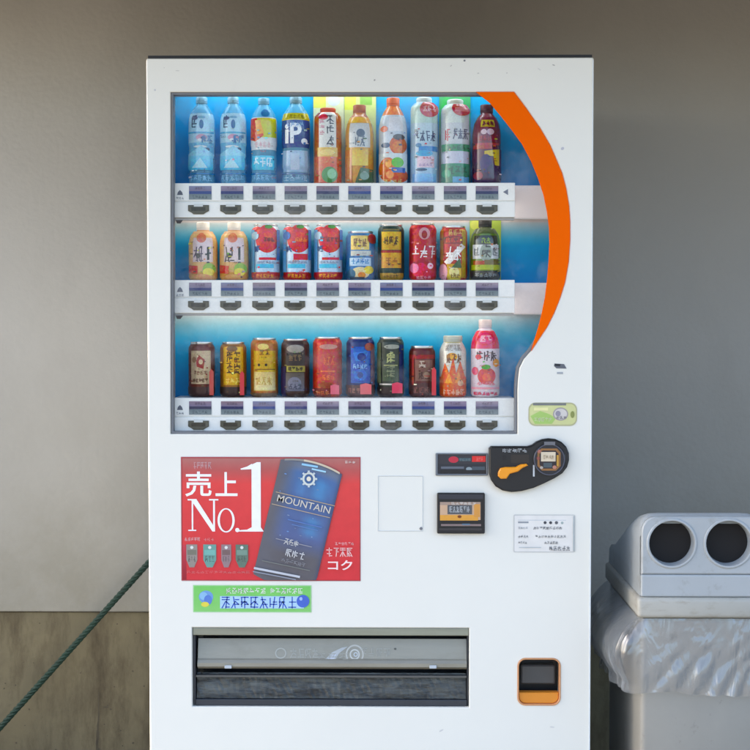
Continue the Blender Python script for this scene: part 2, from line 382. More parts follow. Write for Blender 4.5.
# openings
arc_out = [(514,92),(526,108),(540,128),(550,145),(556.5,160),(562,173),(566,188),(569,206),(570,222),(570,240),(568.5,262),(565,282),(560,298),(554,313),(547,327),(539,339),(531,351),(524,359),(519.5,368),(518,380),(517.5,390)]
arc_in = [(476,92),(490,103),(500,115),(511,129),(522,144),(531,161),(538,178),(543.5,195),(547,212),(549,228),(549.4,244),(548.6,262),(547,280),(545,297),(542,312),(538,328),(534,341),(531,351)]
win_px = [(170.5,92),(170.5,434)]+[(517.5,434)]+arc_out[::-1]
win = [P(*p) for p in win_px]
SL = [P(192,627.5), P(469,707.5)]; slot = [(SL[0][0],SL[1][1]),(SL[1][0],SL[1][1]),(SL[1][0],SL[0][1]),(SL[0][0],SL[0][1])]
c0 = P(518,658.5); c1 = P(560,705); coin = rr(c0[0], c1[1], c1[0], c0[1], 0.017)
door_out = rr(XL, ZB, XR, ZT, 0.004, 3)
door = obj("door", plate(bmesh.new(), door_out, [win, slot, coin], 0.0, 0.05, 0.0018), white, vm)
# bright folded edge on the right of the door
obj("door_edge", bx(XR-0.0035, -0.0022, ZB+0.01, XR-0.0008, -0.0001, ZT-0.006, bev=0.0008), M("polished_edge", (225,232,235), 0.25, var=0.02), vm)
# window gasket
bm = plate(bmesh.new(), offset_poly(win, -0.0004), [offset_poly(win, -0.0055)], 0.004, 0.030, 0.001)
obj("window_gasket", bm, grey, vm)
# orange arc printed trim, standing just proud of the gasket
orange_pts = arc_out[:17]+arc_in[::-1][1:]
orange = M("orange_trim", (255,104,0), 0.6, var=0.02, spec=0.04)
obj("orange_arc", slab(bmesh.new(), [P(*p) for p in orange_pts], -0.0016, 0.0046, 0.0006), orange, vm)
# interior
YB = 0.135
lx, rx = P(165,100)[0], P(582,100)[0]; zb, zt = P(300,438)[1], P(300,74)[1]
bm = bmesh.new()
def quad(bm, pts): bm.faces.new([bm.verts.new(p) for p in pts])
box(bm, lx-0.01, 0.051, zb-0.012, rx+0.01, YB+0.02, zb-0.002); box(bm, lx-0.01, 0.051, zt+0.002, rx+0.01, YB+0.02, zt+0.012)
box(bm, lx-0.012, 0.051, zb-0.002, lx-0.002, YB+0.02, zt+0.002); box(bm, rx+0.002, 0.051, zb-0.002, rx+0.012, YB+0.02, zt+0.002)
obj("display_lining", bm, M("display_lining_white", (205,214,222), 0.4), vm)
ar = Art()
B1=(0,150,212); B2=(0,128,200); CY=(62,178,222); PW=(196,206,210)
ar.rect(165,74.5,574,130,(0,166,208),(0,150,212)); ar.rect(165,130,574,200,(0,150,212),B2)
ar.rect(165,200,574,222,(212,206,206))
ar.rect(165,222,574,246,PW,(0,158,214),n=10); ar.rect(165,246,574,296,(0,158,214),B2)  # pale top is tube glow put into the backdrop colours
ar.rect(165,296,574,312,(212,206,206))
ar.rect(165,312,574,347,(206,212,214),(10,166,214),n=10); ar.rect(165,347,574,376,(10,166,214),B1); ar.rect(165,376,574,445,B1,(0,112,190))  # glow under the second rail, put into the colours likewise
art_on_front(ar, "backdrop", print_mat("backdrop_print_and_glow",0.5,0.15), vm, 160, 88, 582, 438, YB)
bm = bmesh.new(); box(bm, lx, YB+0.0005, zb, rx, YB+0.01, zt); obj("backdrop_board", bm, M("backdrop_board", (180,190,200), .6), vm)
# shelf-light covers: white bands behind the price rails that run on to the right
lampc = M("lamp_cover", (222,214,214), 0.4, var=0.02, emit=((255,240,236),0.03))
RAILS = [(183,217.5,1),(280,313,2),(398,433,3)]
RY = 0.030
railm = M("rail_plastic", (246,243,236), 0.3, var=0.015, coat=0.1); chan = M("rail_channel", (150,160,172), 0.4)
# price tag / button prototypes (vertex data around the origin)
def tag_mesh(seed):
    a = Art(); rg = random.Random(seed); w, h = 22.5, 13.5
    top = [(150,130,150),(142,118,134),(128,130,160),(170,150,160),(140,112,120)][seed]; mid = [(30,38,104),(48,46,80),(36,60,128),(66,58,92),(26,30,84)][seed]
    a.rect(-w/2,-h/2,w/2,h/2,(92,100,112)); a.rect(-w/2,-h/2,w/2,-h/2+5.2,top,(120,108,138)); a.rect(-w/2,-1.6,w/2,1.2,mid)
    a.rect(-w/2,1.2,w/2,h/2,(104,118,124),(128,138,140)); a.rng = rg
    a.glyphs(-w/2+3,2.6,w/2-4,5.6,(70,84,90),5); a.glyphs(-w/2+6,-5.6,w/2-6,-3,(110,92,112),4)
    s = 1/447*1.009
    bm = a.mesh(lambda x,y,h_: Vector((x*s, -h_, -y*s)), 0.0002)
    me = bpy.data.meshes.new("price_tag"); bm.to_mesh(me); bm.free(); me.materials.append(PRINT_G); return me
TAGS = [tag_mesh(i) for i in range(5)]
def button_mesh():
    s = 1/447*1.009; bm = bmesh.new()
    out = [(-10.4,-4.2),(10.4,-4.2),(10.4,1.6),(7.2,3.2),(5,4.9),(-5,4.9),(-7.2,3.2),(-10.4,1.6)]
    pts = [(x*s,-y*s) for x, y in out]; slab(bm, pts, -0.0035, 0.0035, 0.0012)
    for f in bm.faces: f.material_index = 0
    n = len(bm.faces)
    box(bm, -7*s, -0.0042, -1.6*s, 7*s, -0.0034, 2.0*s); 
    box(bm, -4.5*s, -0.0042, 2.6*s, 4.5*s, -0.001, 5.3*s)
    for i, f in enumerate(bm.faces):
        if i >= n: f.material_index = 1 if i < n+6 else 2
    bmesh.ops.recalc_face_normals(bm, faces=bm.faces)
    me = bpy.data.meshes.new("selection_button"); bm.to_mesh(me); bm.free()
    me.materials.append(M("button_smoked", (84,80,64), 0.3, var=0.15, vscale=80)); me.materials.append(M("button_window", (52,48,38), 0.2, var=0.3, vscale=90)); me.materials.append(M("button_lens", (214,216,212), 0.3))
    return me
BTN = button_mesh()
RAILX0_ = P(172.5,200,0.03)[0]
tubem = M("lit_tube", (245,248,250), 0.4, emit=((255,246,238), 0.9))
tb = bmesh.new(); zq = P(300, 83, RY)[1]; tube(tb, [(RAILX0_+0.02, 0.078, zq), (P(450,100)[0], 0.078, zq), (P(512,100)[0], 0.078, zq)], 0.0055, 12); obj("fluorescent_tube", tb, M("added_top_tube", (245,248,250), 0.4, emit=((235,248,255), 1.7)), vm)  # unseen tube added above the opening to brighten the top row
def child(me, name, parent, loc):
    o = bpy.data.objects.new(name, me); COL.objects.link(o); o.parent = parent; o.location = loc; return o
root_off = Vector(vm.location)
RAILX0, RAILX1 = P(172.5,200,RY)[0], P(515,200,RY)[0]
shelf_z = []
for (y0, y1, k) in RAILS:
    z1 = P(300,y0,RY)[1]; z0 = P(300,y1,RY)[1]; shelf_z.append(z1)
    bm = bmesh.new(); zm = P(300, y0+ (y1-y0)*0.535, RY)[1]
    box(bm, RAILX0, RY, zm+0.0012, RAILX1, YB-0.002, z1, bev=0.0012)
    box(bm, RAILX0, RY+0.003, zm-0.0012, RAILX1, YB-0.004, zm+0.0010)
    box(bm, RAILX0, RY-0.001, z0, RAILX1, RY+0.018, zm-0.0014, bev=0.0012)
    rail = obj("price_rail", bm, railm, vm)
    # lamp cover to the right, a long white channel on the backdrop
    if k < 3:
        bm = bmesh.new(); za = P(300,y0+3,YB-0.02)[1]; zc = P(300,y1+1.5,YB-0.02)[1]
        box(bm, RAILX1+0.002, YB-0.03, zc, rx-0.001, YB-0.004, za, bev=0.003); obj("lamp_cover", bm, lampc, vm)
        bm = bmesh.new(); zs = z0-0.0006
        box(bm, RAILX0, RY+0.004, zs-0.0055, RAILX1-0.001, RY+0.016, zs, bev=0.001); obj("rail_shade_strip", bm, M("rail_shadow_strip",(168,164,160),.5), vm)  # grey strip puts the shade below the rail into colour
    tb = bmesh.new(); ty = P(300, y1+1, RY)[1]
    lathe_pts = [((RAILX0+0.02+(RAILX1-RAILX0-0.04)*q_/2), YB-0.055, ty+0.0105) for q_ in range(3)]
    if k < 3: tube(tb, lathe_pts, 0.0055, 12); obj("fluorescent_tube", tb, tubem, vm)
    else: tb.free()
    for i in range(10):
        xt = 200.3+31.85*i; xb = 198.7+32.03*i
        pt = at(xt, y0+ (y1-y0)*0.285, RY); pb = at(xb, y0+(y1-y0)*0.765, RY)
        child(TAGS[(i*3+k*2)%5 if k!=2 else (i*2)%5], "price_tag", rail, Vector((pt.x, RY-0.0004, pt.z)))
        child(BTN, "selection_button", rail, Vector((pb.x, RY-0.001, pb.z)))
    a = Art(); a.poly([(177,y0+12),(183,y0+12),(182,y0+9),(180,y0+7),(178,y0+9)], (92,96,110)); a.glyphs(176,y0+14,184,y0+16.5,(150,155,165),3)
    art_on_front(a, "rail_mark", PRINT, rail, 176, y0+5, 184, y0+15, RY-0.0003)
    if k == 1: a = Art(); a.poly([(503,y0+9),(508,y0+6),(508,y0+12)], (110,114,130)); art_on_front(a, "rail_arrow", PRINT, rail, 503, y0+5, 508, y0+15, RY-0.0003)
    if k < 3:
        a = Art(); a.poly([(175.5,y1+2.6),(183,y1+2.6),(180.5,y1+6),(177,y1+6)], (60,50,48))
        art_on_front(a, "clip", PRINT, rail, 175, y1, 184, y1+6, RY+0.003)
glass = glass_mat("window_glass", (0.97,0.985,0.98), 0.0, 0.3)
obj("window_glass", slab(bmesh.new(), offset_poly(win, -0.0045), 0.0125, 0.004, 0.0004), glass, vm)

# ---- poster
a = Art()
RED=(226,62,66)
a.rect(181,457,360.5,581,(170,50,56))
a.rect(182.2,458.2,359.6,470,(178,112,106),(190,86,84)); a.rect(182.2,470,359.6,484,(190,86,84),(228,66,66)); a.rect(182.2,484,359.6,580,(228,66,66),(216,48,58))
a.rect(182.2,545,186,580,(204,60,76),(150,20,40)); 
W=(250,250,250)
a.glyphs(193,462,211.5,469,(205,180,184),5)
a.text("売",185,471.5,211.5,496.5,W,0.012,-1); a.text("上",215.5,472,237.5,496,W,0.012,-1)
# serif N o . 1
a.rect(191.5,500.5,193,530.5,W); a.rect(213,500.5,214.8,531,W); a.poly([(190.5,499.5),(196.5,499.5),(214.8,528),(214.8,531.5),(212.2,531.5),(191.5,501)],W)
a.rect(187.5,499,196.5,500.4,W); a.rect(209,499,218.3,500.4,W); a.rect(188,529.8,196,531,W)
a.ringe(226,520.3,8.6,12.2,2.3,1.2,W); a.ell(237.2,530,2.1,2.1,W)
a.poly([(251.6,464.5),(257,462),(260.8,462),(260.8,529.5),(251.6,529.5)],W); a.poly([(240.5,468.5),(247,466.5),(252,463.6),(252,469),(241,469.6)],W)
a.poly([(238,531.5),(238,530.2),(247,529.6),(251.8,527),(260.6,527),(263,530.2),(264,531.5)],W)
a.glyphs(184,537.5,200,541,(240,190,190),5); a.glyphs(203,538,214,541,(232,150,150),3)
for x, c1, c2, w in ((186,(150,140,132),(120,118,104),11),(203,(106,158,148),(120,182,172),13),(221,(150,126,130),(120,96,96),10),(235.5,(98,122,108),(120,150,136),12.5)):
    a.poly([(x,544.5),(x+w,544.5),(x+w,560),(x+w*.72,567.5),(x+w*.28,567.5),(x,560)],c1); a.rect(x+1,550,x+w-1,555,c2); a.glyphs(x+1.5,556,x+w-1.5,562,(80,84,80),3)
    a.ell(x+w*.5,547.5,1.6,1.6,(225,228,222))
a.glyphs(186,571,250,573.5,(224,120,122),14); a.glyphs(345,460.5,355.5,463,(240,225,215),3)
# the can on the poster, leaning
ux, uy = 62/63.8, 15/63.8; ox, oy = 281,459.3; vx, vy = -28.3/120, 116.6/120; nw, nh = 63.0, 118
def CP(s_, t_): return (ox+ux*s_*nw+vx*t_*nh*1.0, oy+uy*s_*nw*(1-0.18*0)+vy*t_*nh)
def clampx(p): return (p[0], min(p[1], 580.2))
NS, NT = 16, 20
def cancol(s_, t_):
    top = (70,108,160); mid=(84,100,146); low=(94,92,98)
    if t_ < .05: base_ = (104,118,140)
    elif t_ < .62: k=(t_-.05)/.57; base_ = tuple(p+(q-p)*k for p,q in zip(top,mid))
    else: k=min(1,(t_-.62)/.14); base_ = tuple(p+(q-p)*k for p,q in zip(mid,low))
    g_ = 1.0
    e = (98,98,106)
    k = max(0, min(1,(0.30-s_)/0.22)); base_ = tuple(p+(q-p)*k for p,q in zip(base_,e))
    k = max(0, min(1,(s_-0.93)/0.09)); base_ = tuple(p+(q-p)*k for p,q in zip(base_,(60,70,100)))
    if .1<t_<.24 or .42<t_<.56:
        k = max(0, 1-abs(s_-.72)/.2)*.42; base_ = tuple(p+(q-p)*k for p,q in zip(base_,(70,180,232)))
        k = max(0, 1-abs(s_-.42)/.12)*.3*(t_<.24); base_ = tuple(p+(q-p)*k for p,q in zip(base_,(90,180,235)))
    return base_
def invc(x, y):
    # solve for s,t
    a11, a12, a21, a22 = ux*nw, vx*nh, uy*nw, vy*nh; dx, dy = x-ox, y-oy; D = a11*a22-a12*a21
    return ((dx*a22-a12*dy)/D, (a11*dy-a21*dx)/D)
ps = []
for i in range(NS):
    for j in range(NT):
        def cc(s_, t_):
            bow = 0.045*(1-(2*s_-1)**2)*(-1 if t_ < .5 else 1)*abs(2*t_-1)
            return clampx(CP(s_, t_+bow))
        q = [cc(i/NS,j/NT),cc((i+1)/NS,j/NT),cc((i+1)/NS,(j+1)/NT),cc(i/NS,(j+1)/NT)]
        if max(p[1] for p in q)-min(p[1] for p in q) > 0.2 : ps.append(q)
a.add(ps, lambda x, y: cancol(*invc(x,y)))
for i in range(18):
    def ep(u, dt): bow = -0.045*(1-(2*u-1)**2); return clampx(CP(u, dt+bow))
    u0, u1 = .06+i*.05, .06+(i+1)*.05
    a.add([[ep(u0,-.006),ep(u1,-.006),ep(u1,.010),ep(u0,.010)]], (214,198,172) if i > 5 else (150,146,140)); a.add([[ep(u0,.012),ep(u1,.012),ep(u1,.020),ep(u0,.020)]], (96,104,120))
a.line(302,463.8,318,466.5,2.0,(150,205,238)); a.line(312,468.5,326,471.5,1.6,(170,220,245))
a.ringe(309,478.5,6.4,6.8,2.0,2.0,(222,226,214)); a.ell(309,478.5,2.2,2.4,(236,228,206))
for k in range(8): a.line(309+5.5*math.cos(k*.785),478.5+5.5*math.sin(k*.785),309+8.4*math.cos(k*.785),478.5+8.4*math.sin(k*.785),2.0,(205,214,214))
a.line(276,491.4,335,505.4,0.8,(182,160,130)); a.text("MOUNTAIN",277,500.2,331,507.2,(214,206,190),0.004,-1,rot=13.5)
a.line(272,503.4,330,517.2,0.7,(190,168,140)); a.line(288,519,322,527,1.2,(88,122,182)); a.line(292,524,318,530,.7,(96,132,188))
for q_ in range(16): a.ell(278+q_*2.6+a.rng.uniform(-3,3), 470+a.rng.uniform(0,70), a.rng.uniform(.4,1.3), a.rng.uniform(.3,.7), a.rng.choice([(110,150,206),(60,80,130),(150,170,200),(96,110,150),(130,140,160)]), 10, 13)
a.line(276,538,312,546.5,0.8,(150,150,160)); a.glyphs(284,539,299,545,(228,226,220),3,rot=13); a.glyphs(285,550,305,557.5,(232,232,232),3,rot=13)
a.glyphs(281,560,306,564,(150,150,156),6,rot=13)
a.line(254,567.5,300,576.5,2.2,(196,200,208)); a.line(253,571,296,579.2,1.2,(140,146,160))
a.line(262,560,310,570,0.8,(120,124,120))
a.glyphs(335,541.5,354,544.5,(240,190,190),6); a.glyphs(326,547,353,556,(250,214,210),4); a.text("コク",328,559.5,352.5,569.5,(252,226,220),0.02,-1)
art_on_front(a, "poster", print_mat("poster_print",0.28), vm, 181, 457, 360.5, 581, -0.0006, 0.00007)
bm = bmesh.new(); q0 = P(180.4,456.2); q1 = P(361,581.6); slab(bm, rr(q0[0],q1[1],q1[0],q0[1],0.003), -0.0006, 0.0012, 0.0003); obj("poster_backing", bm, M("poster_backing",(206,196,194),.4), vm)
# green sticker
a = Art(); G1=(122,204,104)
a.rect(193,585,311.5,612.5,(160,214,150)); a.rect(194,586,310.5,611.5,(118,204,100),(134,206,112))
a.ell(206,597,7.2,6.4,(110,160,216)); a.ell(203.5,596,4,4,(140,190,226)); a.ell(208,600,4,5,(88,128,206)); a.ell(205,604.5,4,2.6,(226,214,80))
a.glyphs(226,587.8,266,593.6,(244,250,236),7); a.glyphs(270,587.8,303,593.6,(246,250,240),6)
a.rect(220,596,304,608.5,(176,212,232)); a.glyphs(221,596.5,297,608.3,(44,84,186),8,w=1.5); a.ell(303,601,6.4,6.4,(66,104,200)); a.ell(303,574,3.8,3.8,(108,150,224)); a.ell(301,598.6,1.6,1.8,(160,190,236))
art_on_front(a, "green_sticker", PRINT_G, vm, 193,585,311.5,612.5, -0.0006, 0.00012)
# service hatch
q0 = P(377.5,475.5); q1 = P(423,531.5)
bm = plate(bmesh.new(), rr(q0[0],q1[1],q1[0],q0[1],0.002), [rr(q0[0]+.0022,q1[1]+.0022,q1[0]-.0022,q0[1]-.0022,0.002)], -0.0012, 0.0022, 0.0005)
obj("hatch_outline", bm, M("hatch_line",(214,216,212),.4), vm)
q = at(421,528.5,0); bm = bmesh.new(); slab(bm, ring_pts(q.x,q.z,0.0035,n=14), -0.002, 0.0025, 0.0006); obj("hatch_pin", bm, grey, vm)
# amount display
q0 = P(435.5,453); q1 = P(487.5,475.5)
obj("display_frame", plate(bmesh.new(), rr(q0[0],q1[1],q1[0],q0[1],0.002), [rr(q0[0]+.005,q1[1]+.004,q1[0]-.003,q0[1]-.003,0.001)], -0.005, 0.006, 0.001), M("display_frame_grey",(112,118,124),.4), vm)
a = Art(); a.rect(437,454,487,475,(38,44,54)); a.rect(438,455,486,464,(50,52,60)); a.ell(453.5,459.6,5,3.2,(196,44,66)); a.rect(472,456,485.5,461.8,(226,44,44)); a.rect(459,458,471,461,(62,90,98)); a.glyphs(459,458.5,471,461,(110,120,124),4); a.rect(441,466.5,464,468.8,(96,104,116)); a.ell(469,469,3,2,(140,156,162)); a.rect(472,466.5,485,470.5,(70,84,94)); a.rect(440,470,486,473.5,(24,28,36)); a.glyphs(476,456.8,483,461,(250,130,120),3)
art_on_front(a, "amount_display", PRINT_G, vm, 437,454,487,475, -0.0025, 0.0001)
# card / bill unit
q0 = P(437,492.5); q1 = P(484.5,533)
unit = obj("card_reader", slab(bmesh.new(), rr(q0[0],q1[1],q1[0],q0[1],0.003), -0.012, 0.013, 0.0018), blackp, vm)
a = Art(); a.rect(440,502,480.5,520,(206,170,138)); a.rect(440,502,480.5,505,(170,146,130)); a.rect(440,515,478,520.5,(226,160,62)); a.rect(474,504,480,517,(214,150,70)); a.rect(447.5,505,472,514.2,(84,88,92)); a.glyphs(449,506.2,470,512.5,(208,212,214),6); a.ell(459.5,516.6,2,1.4,(120,60,20)); a.glyphs(451,502.2,476,504.6,(236,232,224),6)
a.rect(441,524,481,526,(136,118,116)); a.rect(462,523.6,470,525,(96,120,140)); a.rect(439,528,482,530.5,(52,52,56)); a.rect(438.5,494,483,499,(46,50,60))
art_on_front(a, "reader_label", PRINT_G, unit, 439,502,482,530, -0.0121, 0.00012)
# coin unit
blob = [(488.5,448),(490.5,445.8),(527,445.8),(531.5,444.5),(536,441.2),(541.5,438.9),(548,438),(555,438.8),(561,441.6),(565.6,446.2),(568.2,452.5),(568.4,459.5),(566.5,466.5),(561.6,472.8),(554,477.6),(544,482.5),(533,487.3),(521,490.5),(511,491.4),(502,489.8),(495,485.6),(490.6,479.5),(488.7,473)]
cu = obj("coin_unit", slab(bmesh.new(), [P(*p) for p in blob][::-1], -0.016, 0.017, 0.0035), blackp, vm)
q = at(549.5,459.5,-0.016)
bm = bmesh.new(); slab(bm, ring_pts(q.x,q.z,0.036,n=40), -0.022, 0.0065, 0.002); obj("coin_dial", bm, M("dial_plastic",(34,36,44),.3,var=.15), cu)
a = Art(); oc = [(541,448.5),(557,448.5),(560.5,452.5),(560.5,466),(556,470.6),(542,470.6),(537.5,466),(537.5,453)]
a.poly(oc,(150,104,58)); a.poly([(549+(x-549)*.82,459.5+(y-459.5)*.82) for x,y in oc],(44,38,46)); a.rect(541,452,555.5,461.4,(222,206,178)); a.rect(543.5,462.8,552,467.5,(72,88,96)); a.ell(539,451.2,2,1.8,(176,110,96)); a.ell(538.3,458.2,1.6,1.8,(150,80,70)); a.ell(554.5,467.2,2,1.8,(190,130,110)); a.ell(541.5,467.6,1.6,1.4,(180,170,160)); a.ringe(549.3,459.5,15.4,15.8,1,1,(78,82,96)); a.rect(556.5,455,558.6,466,(196,148,60)); a.rect(544,441.6,555,445,(110,112,118)); a.glyphs(543,455,554,459,(170,150,120),4)
art_on_front(a, "coin_plate", PRINT_G, cu, 537,448,560,471, -0.0221, 0.00015)
lev = [(497.4,471.5),(499.5,467.3),(504.5,466.2),(515,466),(519.5,463.6),(525.5,462.8),(527,464.4),(521.5,466.8),(517,470.4),(509,472.6),(505.6,477.4),(500,477.6),(497.2,475)]
obj("return_lever", slab(bmesh.new(), [P(*p) for p in lev][::-1], -0.027, 0.0115, 0.002), M("lever_orange",(244,156,28),.35), cu)
a = Art(); a.glyphs(502,448.6,527,452.4,(190,194,196),5); a.rect(511,454.5,529,463,(44,38,34)); a.rect(503,455,506,460,(14,14,18))
art_on_front(a, "coin_unit_text", PRINT, cu, 502,448,534,486, -0.0161, 0.00015)
a = Art(); a.rect(533,465,534.6,476.5,(205,210,212)); art_on_front(a, "coin_unit_mark", PRINT, cu, 533,465,534.6,476.5, -0.0161, 0.00015)
# round-ended sticker, mark, info label
q0 = P(528.5,402.5); q1 = P(577,425.5)
def pill(x0,y0,x1,y1,r): return [(x, y) for x, y in rr(x0,y0,x1,y1,r)]
a = Art(); a.poly(pill(528.5,402.5,577,426,7),(186,184,140)); a.poly(pill(529.8,404,575.8,424.6,6),(212,214,150)); a.poly([(530.5,416),(540,411),(549,414),(556,418),(552,423.8),(535,424)],(170,204,110)); a.rect(534,407.5,548,410.5,(240,236,170)); a.rect(533,403,566,405.4,(120,124,122)); a.ell(560.5,414,7.6,6.6,(212,206,200)); a.ringe(560.5,414,7.6,6.6,1.2,1.2,(168,160,158)); a.ell(558,413.6,2.6,2.8,(150,146,158)); a.glyphs(556,416,567,419,(140,134,140),3); a.ell(572.4,414.5,2,3.4,(138,146,82)); a.glyphs(534,417.5,552,422,(226,230,190),5)
art_on_front(a, "round_ended_sticker", PRINT_G, vm, 528.5,402.5,577,425.5, -0.0006, 0.00012)
a = Art(); a.poly([(554.5,363.5),(564,364),(566.6,368.6),(556.5,368.4),(554,366)],(96,100,108)); a.poly([(554.6,363.6),(560.5,364),(560,366.4),(555,366)],(34,38,44)); a.rect(557,372,563,374,(166,170,174))
art_on_front(a, "small_mark", PRINT, vm, 554,363,567,375, -0.0006, 0.00012)
a = Art(); a.poly(pill(513.5,514.5,575,552.5,1.5),(206,205,200)); a.poly(pill(514.6,515.6,573.4,551.4,1.2),(234,231,224))
T=(132,140,146)
for y in (519.8,): a.rect(518,y,566,y+.6,(196,202,206))
a.rect(518,521.4,528.5,523.2,(150,156,160)); a.ell(545,522.6,1.5,1.5,(66,70,80)); a.ell(550.5,522.6,1.5,1.5,(60,64,74)); a.ell(556.3,522.6,1.6,1.6,(92,96,104)); a.ell(562,522.8,1.3,1.3,(160,176,172))
a.glyphs(518,526.8,528,529,(170,176,180),4); a.glyphs(533,526.6,562,529.4,(120,126,134),9); a.glyphs(518,535.2,528.5,537.8,T,4); a.glyphs(535,535.2,566,537.8,(122,128,132),10); a.glyphs(518,541.4,527,543.8,(110,116,120),4); a.glyphs(544,541.2,558,544,(126,130,134),5)
a.glyphs(549,546,570,550.6,(120,126,134),5); a.rect(519,547,541,547.8,(190,196,198)); a.rect(573,516,574.2,551,(176,186,186))
art_on_front(a, "information_label", PRINT_G, vm, 513.5,514.5,575,552.5, -0.0006, 0.00012)
# small scuffs and a screw at the top of the door
rs = random.Random(12)
for (x, y, rx_, ry_, c) in [(464.5,60.6,1.1,1.0,(110,112,116)),(562.5,148.5,1.8,1.5,(196,196,204)),(155,90,1,1,(205,206,208))]+[(rs.uniform(152,585), rs.choice([rs.uniform(715,748), rs.uniform(590,625), rs.uniform(500,640), rs.uniform(62,88)]), rs.uniform(.5,2.6), rs.uniform(.3,.8), rs.choice([(206,204,196),(196,192,184),(214,212,206),(170,166,160)])) for _ in range(14)]:
    if 180 < x < 475 and 455 < y < 712: continue
    a = Art(); a.ell(x, y, rx_, ry_, c, 9, rs.uniform(-40,40)); art_on_front(a, "scuff", PRINT, vm, x-5, y-5, x+5, y+5, -0.0004, 0.0001)

# ---- product slot
sx0, sz0 = slot[0]; sx1, sz1 = slot[2]
ZP = lambda y: P(330, y)[1]
slotm = M("slot_frame_metal", (112,116,104), 0.4, 0.3, var=0.12, vscale=14, stretch=(.3,1,6))
darkm = M("slot_dark_plastic", (50,54,60), 0.45, var=0.12)
bm = bmesh.new(); e = 0.0006
box(bm, sx0+e, 0.004, ZP(636), sx1-e, 0.05, sz1-e, bev=0.002); obj("slot_header", bm, M("slot_header_metal",(150,154,140),.35,.5,var=.14,vscale=10,stretch=(.4,1,5)), vm)
bm = bmesh.new(); box(bm, sx0+e, 0.012, sz0+e, sx0+0.006, 0.05, ZP(636)-.0005, bev=0.001); box(bm, sx1-0.004, 0.012, sz0+e, sx1-e, 0.05, ZP(636)-.0005, bev=0.001)
box(bm, sx0+0.0065, 0.008, sz0+e, sx1-0.0045, 0.05, ZP(700.5), bev=0.0015); obj("slot_frame", bm, darkm, vm)
# flap: outward-leaning plate with rolled lower lip
fx0, fx1 = P(197,650)[0], P(467,650)[0]
bm = bmesh.new()
prof = [(0.024,ZP(641)),(0.014,ZP(660)),(0.010,ZP(661.5)),(0.006,ZP(664)),(0.006,ZP(667.5)),(0.012,ZP(669.5)),(0.02,ZP(671)),(0.026,ZP(671)),(0.026,ZP(641))]
va = [bm.verts.new((fx0,y,z)) for y,z in prof]; vb = [bm.verts.new((fx1,y,z)) for y,z in prof]
for i in range(len(prof)): bm.faces.new((va[i],va[(i+1)%len(prof)],vb[(i+1)%len(prof)],vb[i]))
bm.faces.new(va); bm.faces.new(vb)
flap = obj("slot_flap", bm, M("flap_dull_steel",(150,147,134),0.42,0.25,var=0.07,vscale=18,stretch=(0.4,1,3),rvar=.1,dirt=((120,116,102),12,.5,.75,.5,(.5,1,1))), vm)
a = Art(); g1=(196,204,206); g2=(216,226,240)
a.ringe(356,656,9.2,9.4,1.5,1.5,(184,184,176)); a.ringe(356,656,5.2,5.2,1.4,1.4,(192,194,188)); a.ringe(357,656,2.2,2.2,.9,.9,(188,196,200)); a.poly([(325,662),(333,654),(343,649.5),(349,648.5),(340,655),(336,662)],(176,180,180)); a.poly([(327,661.5),(335,656),(337,656),(335,661.8)],(196,202,214))
a.ringe(281,655,5.8,5.2,1.3,1.1,(172,172,162)); a.glyphs(290,650.5,320,659.5,(170,170,160),4,w=1.1); a.glyphs(362,650,392,658,(166,165,155),4,w=.9)
a.ell(397,650.5,1.2,1.0,(86,84,74)); a.glyphs(318,655,350,661,(164,164,154),3,w=.7)
A0 = at(192,641,0.0); s_ = 1/447
zt_, zb_ = ZP(641), ZP(660)
def flapmap(x, y, h):
    z = ZP(y); t = (zt_-z)/(zt_-zb_); return Vector((A0.x+(x-192)*s_, 0.024-0.010*t-0.0002-h, z))
obj("flap_print", a.mesh(flapmap, 0.0001, ycuts=()), print_mat("flap_print",.4), flap, fixn=False)
for x in (228, 433): q = at(x,667,0); obj("flap_catch", bx(q.x-0.008, 0.001, q.z-0.004, q.x+0.008, 0.0058, q.z+0.003, bev=0.001), M("catch_clear",(190,198,204),.25), flap)
# chute interior under the flap
bm = bmesh.new()
box(bm, sx0+0.007, 0.14, sz0+.001, sx1-0.005, 0.15, sz1-.001); box(bm, sx0+.0015, 0.0505, sz0-.003, sx1-.0015, 0.14, sz0+.002); box(bm, sx0+.0015, 0.0505, sz1-.002, sx1-.0015, 0.14, sz1+.003)
obj("chute", bm, darkm, vm)
bm = bmesh.new()
n = 90; z0_, z1_ = ZP(700), ZP(675.5); rg = random.Random(8); row = []
for j in range(6):
    row.append([bm.verts.new((sx0+0.008+(sx1-sx0-0.014)*i/n, 0.026-0.012*j/5+rg.uniform(-.0015,.0015), z1_+(z0_-z1_)*j/5)) for i in range(n+1)])
for j in range(5):
    for i in range(n): bm.faces.new((row[j][i],row[j][i+1],row[j+1][i+1],row[j+1][i]))
low = obj("lower_flap", bm, M("lower_flap_plastic",(84,86,82),.4,.3,var=.4,vscale=20,stretch=(.5,1,3.5),bump=.5,bscale=90,dirt=((30,30,30),18,.45,.62,.9,(.6,1,3))), vm)
bm = bmesh.new(); box(bm, sx0+0.0072, 0.010, ZP(678.5), sx1-0.0052, 0.024, ZP(676.6)); obj("flap_rail", bm, M("flap_rail_metal",(96,98,98),.35,.4), vm)
